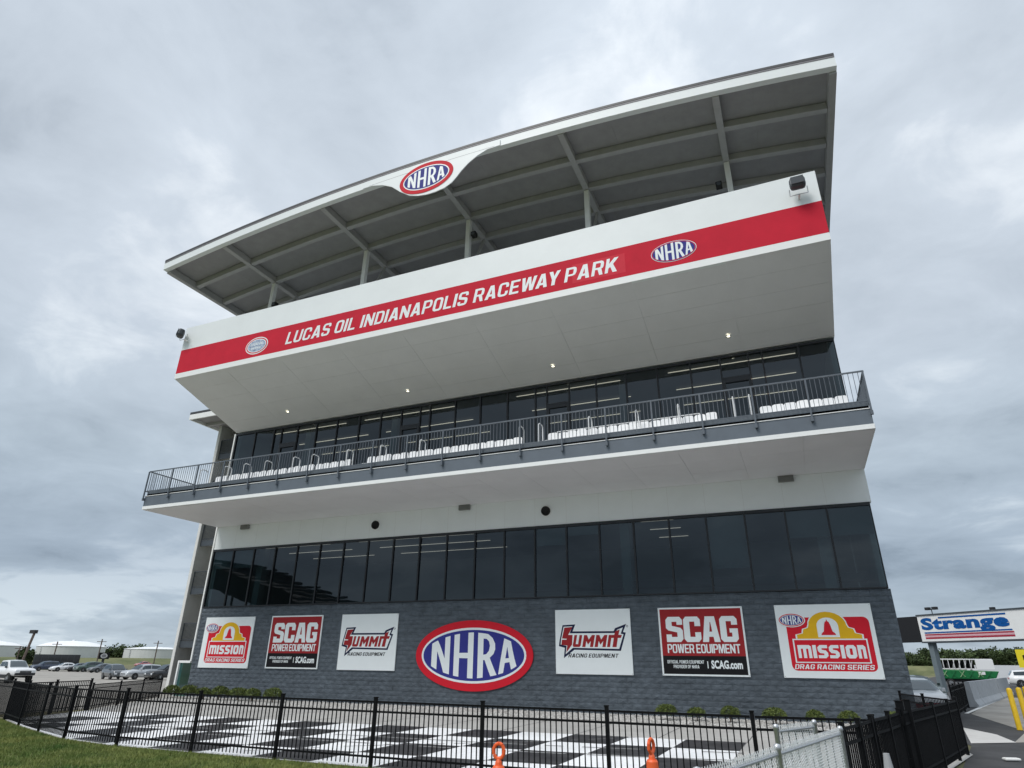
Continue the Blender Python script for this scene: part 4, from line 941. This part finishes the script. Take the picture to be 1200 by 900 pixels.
    for s in (-1, 1):
        spans = [(1, 2), (2, 3)] if len(H) >= 5 else [(1, 2)]
        for (i, j) in spans:
            a, b = H[i], H[j]; q0 = pt(a, s, .22); q1 = pt(b, s, .22); q2 = pt(b, s, .90); q3 = pt(a, s, .90)
            m0 = (q0+q1+q2+q3)/4; q = [m0+(v-m0)*.92 for v in (q0, q1, q2, q3)]
            o = Vector((0, s*.012, 0)); MB().quad(*[v+o for v in q]).build('side_window', GLASSD, e)
        a, b = H[3], H[4]; q0 = pt(a, s, .22); q1 = pt(b, s, .22)*1.0; q1.x = a[0]+(b[0]-a[0])*.72; q2 = pt(a, s, .86)
        o = Vector((0, s*.02, 0)); MB().quad(q0+o, q1+o, q2+o).build('side_window', GLASSD, e)
        MB().box(H[3][0]+.35, H[3][0]+.5, s*W2*.99-.02*s if s > 0 else s*W2*1.12, s*W2*1.12 if s > 0 else s*W2*.99+.02, H[3][1]+lf-.02, H[3][1]+lf+.13).build('mirror', DKP if kind == 'pickup' else paint, e, bevel=.02)
    fx = body[-1][0]; zt = body[-1][2]+lf; zb = body[-1][1]+lf; w = W2*body[-2][3]
    MB().box(fx-.05, fx+.035, -w*.52, w*.52, zt-.26, zt-.05).build('grille', DKP, e, bevel=.01)
    MB().box(fx-.04, fx+.045, -w*.50, w*.50, zt-.165, zt-.14).build('grille_bar', CH, e)
    for s in (-1, 1):
        MB().box(fx-.20, fx+.02, min(s*w*.58, s*w*.90), max(s*w*.58, s*w*.90), zt-.16, zt+.0).build('headlight', LENS, e, bevel=.02)
        bx_ = body[0][0]; MB().box(bx_-.02, bx_+.12, min(s*W2*.62, s*W2*.90), max(s*W2*.62, s*W2*.90), body[0][2]+lf-.2, body[0][2]+lf-.02).build('tail_light', TAIL, e, bevel=.02)
    MB().box(fx-.1, fx+.06, -w*.93, w*.93, zb-.02, zb+.20).build('front_bumper', lower or (paint if kind != 'pickup' else CH), e, bevel=.04)
    MB().box(body[0][0]-.05, body[0][0]+.1, -w*.93, w*.93, body[0][1]+lf-.02, body[0][1]+lf+.18).build('rear_bumper', lower or (paint if kind != 'pickup' else CH), e, bevel=.04)
    sc = ws
    for sx_ in (-wb, wb):
        for s in (-1, 1):
            c = (sx_, s*(W2-.10), .34*sc)
            MB().lathe([(0,0),(.40*sc,0)], 20, (c[0], s*(W2+.003), c[2]+.02), 'y').build('wheel_arch', DKP, e)
            wh = inst('wheel', tyre_m, e, c, rot=(0, 0, 0 if s < 0 else math.pi)); wh.scale = (sc,)*3; wh.name = 'wheel'
            inst('rim', rim_m, wh, (0,-.035,0))
    if lower: MB().box(-wb+.45, wb-.45, -W2-.006, -W2+.05, .22+lf, .52+lf).box(-wb+.45, wb-.45, W2-.05, W2+.006, .22+lf, .52+lf).build('sill', lower, e)
    if kind == 'pickup': MB().box(-2.75, -.95, -W2*.84, W2*.84, 1.165+lf, 1.20+lf).build('bed_cover', DKP, e)
    return e
WH = carpaint('white_car_paint', (.78,.79,.80)); SIL = carpaint('silver_car_paint', (.50,.52,.54), .4); DK = carpaint('black_car_paint', (.02,.022,.026)); NAV = carpaint('navy_car_paint', (.03,.045,.08))
GRN = carpaint('dark_green_car_paint', (.04,.075,.06)); GRY = carpaint('grey_car_paint', (.10,.11,.12), .3); MARO = carpaint('maroon_car_paint', (.20,.012,.025)); PNK = carpaint('rose_car_paint', (.42,.14,.15))

CG = 'cars parked on the left lot'
car('white lifted pickup truck facing the camera at the left edge', 'pickup', WH, -41.4, 15.2, R(-7), lift=.22, ws=1.25, lower=DKP)
car('grey sport utility car facing the camera in the near row, left of the silver one', 'suv', GRY, -46.4, 30.3, R(-20), CG)
car('silver sport utility car, nose left, in the near row beside the stair tower', 'suv', SIL, -43.4, 31.6, R(-97), CG)
car('black hatchback parked closest to the stair tower, overlapping the silver car', 'suv', DK, -38.3, 31.0, R(-100), CG)
car('rose coloured hatchback far away behind the silver car', 'sedan', PNK, -152, 118, R(-95), CG)
car('dark navy hatchback in the far row, right of the white pickup', 'suv', NAV, -99.5, 55.6, R(-100), CG)
car('white sedan in the far row in front of the black trailer', 'sedan', WH, -94.4, 56.0, R(-108), CG)
car('black sedan in the far row tucked behind the white sedan', 'sedan', DK, -91.9, 57.2, R(-104), CG)
car('dark green estate car in the far row left of the black sign', 'suv', GRN, -88.4, 56.4, R(-100), CG)
car('grey sedan in the far row under the black sign', 'sedan', GRY, -82.0, 54.5, R(-98), CG)
car('white car with maroon lower body parked along the right side of the tower', 'sedan', WH, 36.6, 8.15, R(-86), lower=MARO)
car('grey-green sedan parked behind the white and maroon car', 'sedan', GRN, 37.95, 19.0, R(-80))
car('white sport utility car seen from the side at the right edge by the white wall', 'suv', WH, 54.6, 63.6, R(-8))
# ------------------------------------------------------------------ start gantry with the sign
a0 = Vector((41.72, 40.55)); ge = thing('gantry_sign', 'white and black overhead sign reading Strange in blue, right of the tower', 'sign', (a0.x, a0.y, G), R(-49.5))
D0, D1 = 3.95, 6.07   # above ground
MB().box(0, 12.5, .0, .9, D0, D1).build('sign_box', STRIP, ge)
MB().box(-3.6, -.004, .0, .9, D0-.02, D1-.02).build('black_sign_box', mat('black_panel_vinyl', (.010,.011,.014), .8), ge)
MB().box(-.05, 12.6, -.08, 1.0, D1+.002, D1+.09).box(-.05, 12.6, -.06, .96, D0-.12, D0-.002).build('edge_beam', DGREY, ge)
MB().box(.3, .76, .2, .66, 0, D0-.13).build('post', mat('blue_grey_post', (.16,.20,.22), .6, var=.08, vscale=2), ge)
MB().box(11.6, 12.2, .15, .75, 0, D0-.13).build('post', MATS['blue_grey_post'], ge)
gU = lambda u: .25+u*8.3; gV = lambda v: D1-v*(D1-D0)
flat('blue_bar', [[(gU(.22),gV(.155)),(gU(.22),gV(.095)),(gU(.935),gV(.095)),(gU(.935),gV(.155))]], -.012, SCOB, ge)
flat('blue_bar', [[(gU(.02),gV(.70)),(gU(.02),gV(.65)),(gU(.96),gV(.65)),(gU(.96),gV(.70))]], -.012, SCOB, ge)
for v0, v1 in ((.725,.775),(.85,.91)): flat('red_bar', [rect(gU(.02), gU(.97), gV(v1), gV(v0))], -.012, SMAR, ge)
flat('pink_bar', [rect(gU(.02), gU(.97), gV(.84), gV(.785))], -.011, mat('sign_pink_vinyl', (.75,.42,.48), .4), ge)
text('name_lettering', 'Strange', (gU(.0), gU(.95), gV(.70), gV(.10)), -.016, SCOB, ge, bold=.05, space=1.07)
for x in (.9, 1.6):
    MB().box(x-.2, x+.2, .3, .6, D1+.45, D1+.68).build('lamp_head', DKP, ge)
MB().bar((1.25,.45,D1+.09),(1.25,.45,D1+.5),.05).bar((.9,.45,D1+.5),(1.6,.45,D1+.5),.05).build('lamp_bracket', DKP, ge)
MB().box(6.6,6.9,.3,.6,D1+.09,D1+.3).build('lamp_head', DKP, ge)
# green and white wagon
wg = thing('open_wagon', 'green wagon with a white framed open cabin behind the concrete barriers', 'wagon', (45.3,60.3,G), R(-9))
GR = mat('glossy_green_paint', (.012,.16,.05), .35, var=.1, vscale=3)
L5 = 5.1
MB().hexa([(.25,0,.75),(L5-.1,0,.75),(L5-.1,2.0,.75),(.25,2.0,.75),(0,-.05,1.7),(L5+.35,-.05,1.55),(L5+.35,2.05,1.55),(0,2.05,1.7)]).build('body', GR, wg, bevel=.06)
MB().box(.1, L5, .0, 2.0, 2.66, 2.76).build('roof', WH, wg, bevel=.02)
MB().box(3.55, L5+.05, -.02, 2.0, 1.75, 2.68).build('end_panel', WH, wg)
for i in range(8): MB().bar((.08+i*.5-.12*(i == 0), .02, 1.68), (.08+i*.5, .02, 2.68), .06).bar((.08+i*.5, 1.95, 1.68), (.08+i*.5, 1.95, 2.68), .06).build('pillar', WH, wg)
MB().box(.1, 3.55, -.01, .03, 1.70, 1.80).build('side_rail', WH, wg)
for i in range(6): MB().bar((.3+i*.8,-.07,.95), (.75+i*.8,-.07,1.55), .07).bar((.75+i*.8,-.07,.95), (.3+i*.8,-.07,1.55), .05).build('lattice_brace', GR if i % 2 else mat('pale_green_paint', (.25,.42,.22), .5), wg)
MB().box(3.6,4.2,-.08,-.06,1.2,1.5).build('side_panel', WH, wg)
for i in range(4): MB().bar((1.4+i*.55,-.02,1.8), (1.65+i*.55,-.02,2.62), .045).build('slanted_stay', WH, wg)
MB().box(.5, 3.4, 1.0, 1.04, 1.8, 2.6).build('inner_screen', DKP, wg)
for i in range(6): MB().box(.35+i*.52, .55+i*.52, .2, 1.8, 1.6, 2.3).build('seat', DKP, wg)
for x in (.9, 4.3):
    for y in (-.0, 2.0): o = inst('wheel', tyre_m, wg, (x, y, .36)); o.scale = (1.15,)*3; inst('rim', rim_m, o)
MB().box(.2, L5, .3, 1.7, .45, .76).build('chassis', DKP, wg)
# white perimeter wall
o = MB().box(0, 22, 0, .2, 0, 2.2).build('boundary_wall', mat('white_painted_wall', (.62,.64,.66), .7, var=.04, vscale=1)); o.location = (51.5,80.2,G); o.rotation_euler = (0,0,R(-9))
tag(o, 'long low white wall in front of the tree line at the right edge', 'wall')
text('wall_lettering', 'ITY', (6.6, 9.0, 1.15, 1.75), -.01, SNAVY, o, bold=.02)
# yellow sign
o = thing('yellow_sign', 'yellow square sign on a post at the right edge below the gantry', 'sign', (50.25,49.2,G), R(-9))
MB().box(0, 1.9, 0, .06, 1.95, 3.5).build('panel', mat('lemon_sign_panel', (.82,.68,.02), .5, var=.03, vscale=2), o)
MB().bar((1.3,.1,0), (1.3,.1,3.4), .08).build('post', GALV, o)
flat('black_mark', [[(.45,2.6),(.75,2.6),(.75,2.75),(1.2,2.75),(1.2,2.6),(1.5,2.6),(1.5,3.0),(.95,3.15),(.45,3.0)]], -.012, SBLK, o)
flat('black_mark', [rect(.5,1.45,2.25,2.45)], -.012, SBLK, o)
# ------------------------------------------------------------------ far things, right
def berm(name, pts, w, h, m, kind='structure'):
    mb = MB(); n = len(pts)
    for i, (x, y) in enumerate(pts):
        a = pts[min(i+1, n-1)]; b = pts[max(i-1, 0)]; d = Vector((a[0]-b[0], a[1]-b[1])).normalized(); nx_, ny_ = -d.y, d.x
        for t, z in ((-1,0),(-.55,.55),(-.15,1),(.15,1),(.6,.5),(1,0)): mb.v.append((x+nx_*w*t, y+ny_*w*t, -.85+(h+.6)*z*random.uniform(.93,1.03)))
    for i in range(n-1):
        for j in range(5): k = i*6+j; mb.f.append((k, k+1, k+7, k+6))
    return mb.build(name, m, kind=kind)
berm('grass_bank', [(30+i*8, 176-i*1.2) for i in range(14)], 9, 2.15, mat('dry_bank_grass', (.09,.115,.045), 1, var=.3, vscale=.25, col2=(.19,.19,.09)))
berm('field_bank', [(-262+i*8, 84+i*9.5) for i in range(20)], 16, 1.75, mat('green_bank_grass', (.075,.11,.035), 1, var=.3, vscale=.08, col2=(.17,.17,.08)))
LEAF = mat('tree_foliage', (.028,.052,.018), .9, var=.45, vscale=.35, col2=(.085,.125,.04))
BARK = mat('tree_bark', (.07,.055,.04), .95, var=.2, vscale=3)
def crown(g, cx, cy, z0, w, h, n, s):
    # leaf clumps through an uneven volume of several lobes
    nl = 7; lo = np.stack([g.normal(0, w*.24, nl), g.normal(0, w*.24, nl), g.uniform(.25, .82, nl)*h], 1); lr = g.uniform(.22, .36, nl)*w
    k = g.integers(0, nl, n); d = g.normal(size=(n, 3)); d /= np.linalg.norm(d, axis=1)[:, None]
    c = lo[k]+d*(lr[k]*g.uniform(.45, 1.08, n))[:, None]*np.array([1, 1, .85]); c += np.array([cx, cy, z0])
    a = g.normal(size=(n, 3)); a /= np.linalg.norm(a, axis=1)[:, None]; b = np.cross(a, g.normal(size=(n, 3))); b /= np.linalg.norm(b, axis=1)[:, None]
    ss = (s*g.uniform(.6, 1.4, n))[:, None]
    return np.stack([c-a*ss-b*ss*.4, c-b*ss*.9, c+a*ss+b*ss*.3, c+b*ss*.9], 1)
def leafmesh(name, V):
    V = V.reshape(-1, 3); n = len(V)//4; me = bpy.data.meshes.new(name); me.vertices.add(len(V)); me.vertices.foreach_set('co', V.ravel())
    me.loops.add(len(V)); me.loops.foreach_set('vertex_index', np.arange(len(V))); me.polygons.add(n)
    me.polygons.foreach_set('loop_start', np.arange(0, 4*n, 4)); me.polygons.foreach_set('loop_total', np.full(n, 4)); me.update(); me.materials.append(LEAF); return me
g = np.random.default_rng(11); VV = []; tb = MB()
for i in range(150):
    x = 40+i*.85+g.normal(0, 1.5); y = 372-.17*(x-70)+g.uniform(-10, 22); h = g.uniform(8.0, 11.6)*(.78 if x < 84 else 1); h *= 1-.16*max(0, min(1, (x-124)/20))
    VV.append(crown(g, x, y, -.3, g.uniform(6, 9.5), h*1.0, 620, .42)); tb.bar((x, y, -.3), (x, y, h*.6), .4, n=5)
o = link('far_woodland', leafmesh('far_woodland', np.concatenate(VV)), LEAF, kind='stuff'); o['label'] = 'dark green far woodland along the horizon on the right'
o = tb.build('woodland_trunks', BARK, kind='stuff', fix=False); o['label'] = 'trunks inside the far woodland on the right'
def tree(name, label, x, y, h, w, seed, n=900, s=.35, group=None):
    g = np.random.default_rng(seed); e = thing(name, label, 'tree', (x, y, -.8), group=group)
    inst('crown', leafmesh('crown', crown(g, 0, 0, h*.12, w, h*.92, n, s)), e)
    tb = MB().bar((0,0,0), (0,0,h*.4), .5, n=7).bar((0,0,h*.3), (w*.2,.2,h*.65), .25, n=5).bar((0,0,h*.25), (-w*.18,-.1,h*.6), .25, n=5)
    tb.build('trunk', BARK, e)
tl = [(-235,165,6.3,9,'leftmost, beside the second tank'),(-233,169.5,6.9,9,'second from the left'),(-231.5,172.5,8.3,8,'tallest, in the middle'),(-229.6,174.6,8.0,8,'right of the tallest'),(-236,162,5.2,8,'low one at the left end')]
for i, (x, y, h, w, t) in enumerate(tl): tree('tree', 'dark green tree between the white tanks on the left, '+t, x, y, h, w, 30+i, group='trees between the white tanks')
tree('tree', 'small dark tree in front of the big white tank at the far left', -181, 102.2, 4.4, 5, 41)
# tanks
TW = mat('white_tank_paint', (.62,.63,.62), .55, var=.05, vscale=.2); TR = mat('white_tank_roof', (.80,.81,.82), .5, var=.04, vscale=.3)
def tank(x, y, r, h, dome, label):
    e = thing('storage_tank', label, 'storage tank', (x, y, -.8), group='white storage tanks on the left horizon')
    MB().lathe([(r,0),(r,h)], 48).build('tank_wall', TW, e, smooth=False)
    MB().lathe([(r+.15,h-.1),(r+.15,h+.05),(r*.75,h+dome*.55),(r*.4,h+dome*.9),(0,h+dome)], 48).build('tank_roof', TR, e, smooth=False)
    MB().lathe([(.5,h+dome-.1),(.5,h+dome+.35),(0,h+dome+.4)], 12).build('roof_vent', TR, e)
    m = MB()
    for k in range(10): m.box(-.3,.3,-r-.25-k*.0,-r-.05,k*h/10,k*h/10+.05)
    m.build('ladder', DGREY, e)
tank(-250, 127, 12.5, 6.1, 1.9, 'white storage tank with a domed roof at the far left edge')
tank(-231, 148, 11.5, 6.2, 2.1, 'large white storage tank with the brightest domed roof, behind the black trailer')
tank(-246, 170, 8.5, 5.3, .9, 'smaller white storage tank in the middle, left of the black sign')
tank(-214, 172, 11.5, 5.7, .9, 'wide white storage tank just left of the stair tower')
o = MB().box(-4,4,-2.4,2.4,0,3.7).build('tank_shed', TW); o.location = (-234,177,-.6); o.rotation_euler = (0,0,R(40)); tag(o, 'small plain white shed beside the trees and the right tank', 'shed')
# black trailer
tr = thing('cargo_trailer', 'long black enclosed trailer parked behind the far row of cars', 'trailer', (-114,66.9,-.75), math.atan2(6.3,4.1))
MB().box(-4.1,4.1,0,2.4,.55,2.9).build('body', DK, tr, bevel=.05)
for i in range(7): MB().box(-3.9+i*1.15,-3.85+i*1.15,-.02,-.001,.6,2.85).build('panel_seam', DGREY, tr)
for x in (-.6,.5): o = inst('wheel', tyre_m, tr, (x,.02,.36)); inst('rim', rim_m, o, (0,-.03,0))
# black round-emblem sign
bs = thing('pylon_sign', 'small black sign with a pale round emblem on a short post among the left cars', 'sign', (-109.3,73.9,-.75), math.atan2(1.2,1.0))
MB().box(-1.0,1.0,-.1,.1,2.1,3.4).build('panel', SBLK, bs); MB().box(-.25,.25,-.09,.09,0,2.1).build('post', DKP, bs)
flat('round_emblem', [ell(0,2.75,.65,.5,28)], -.112, mat('pale_emblem', (.5,.5,.52), .5), bs); flat('emblem_core', [ell(0,2.75,.42,.30,24)], -.124, mat('grey_emblem', (.2,.2,.22), .5), bs)
# poles
def pole(x, y, z, r, label, head=True, lean=(0,0)):
    e = thing('utility_pole', label, 'pole', (x, y, -.75)); h = z+.75
    MB().bar((0,0,0), (lean[0],lean[1],h), r*2, n=8).build('pole_shaft', mat('weathered_wood_pole', (.13,.10,.085), .9, var=.2, vscale=4), e)
    if head: MB().box(lean[0]-.75, lean[0]+.3, lean[1]-.22, lean[1]+.22, h-.05, h+.38).build('lamp_head', DKP, e)
    else: MB().bar((-.9,-.6,h-.6), (.9,.6,h-.6), .14).build('crossarm', MATS['weathered_wood_pole'], e)
pole(-61.9, 28.1, 4.55, .15, 'tall thick lamp pole above the white pickup', lean=(.35,.55))
pole(-135.5, 80, 5.1, .14, 'thin utility pole in front of the large domed tank', False)
pole(-130.3, 87.6, 5.9, .14, 'thin utility pole beside the black sign', False)
pole(-122.6, 97.6, 5.8, .14, 'thin utility pole in front of the tank nearest the stair tower', False)
pole(-139.3, 74, 4.0, .12, 'short utility pole just left of the thick lamp pole', False)

# grandstand opposite the tower (seen in the window reflections)
gs = thing('grandstand', 'dark steel grandstand with a sloping seating deck, mirrored in the lower windows', 'grandstand', (-36,-62,G), R(8))
MB().prism([(-26,13.5),(-26,17.5),(22,3.0),(22,1.2)], -2, 9, axis='y').build('seating_deck', mat('dark_grandstand_steel', (.035,.038,.042), .7, var=.2, vscale=1), gs)
for i in range(9):
    x = -25+i*5.6; h = 13.4-(x+26)*.256
    if h < 1: continue
    for y in (-1.5, 8.2): MB().box(x-.15,x+.15,y-.15,y+.15,0,h+.3).build('column', DGREY, gs)
    if h > 4: MB().bar((x,-1.5,.5),(x+5.6,-1.5,h-2.2),.14).bar((x+5.6,-1.5,.5),(x,-1.5,h-1),.14).build('cross_brace', DGREY, gs)
for i in range(16): MB().box(-25.5+i*3,-24.5+i*3,-1.8,8.8,17.6-i*.905,17.95-i*.905).build('bench_row', DGREY, gs)
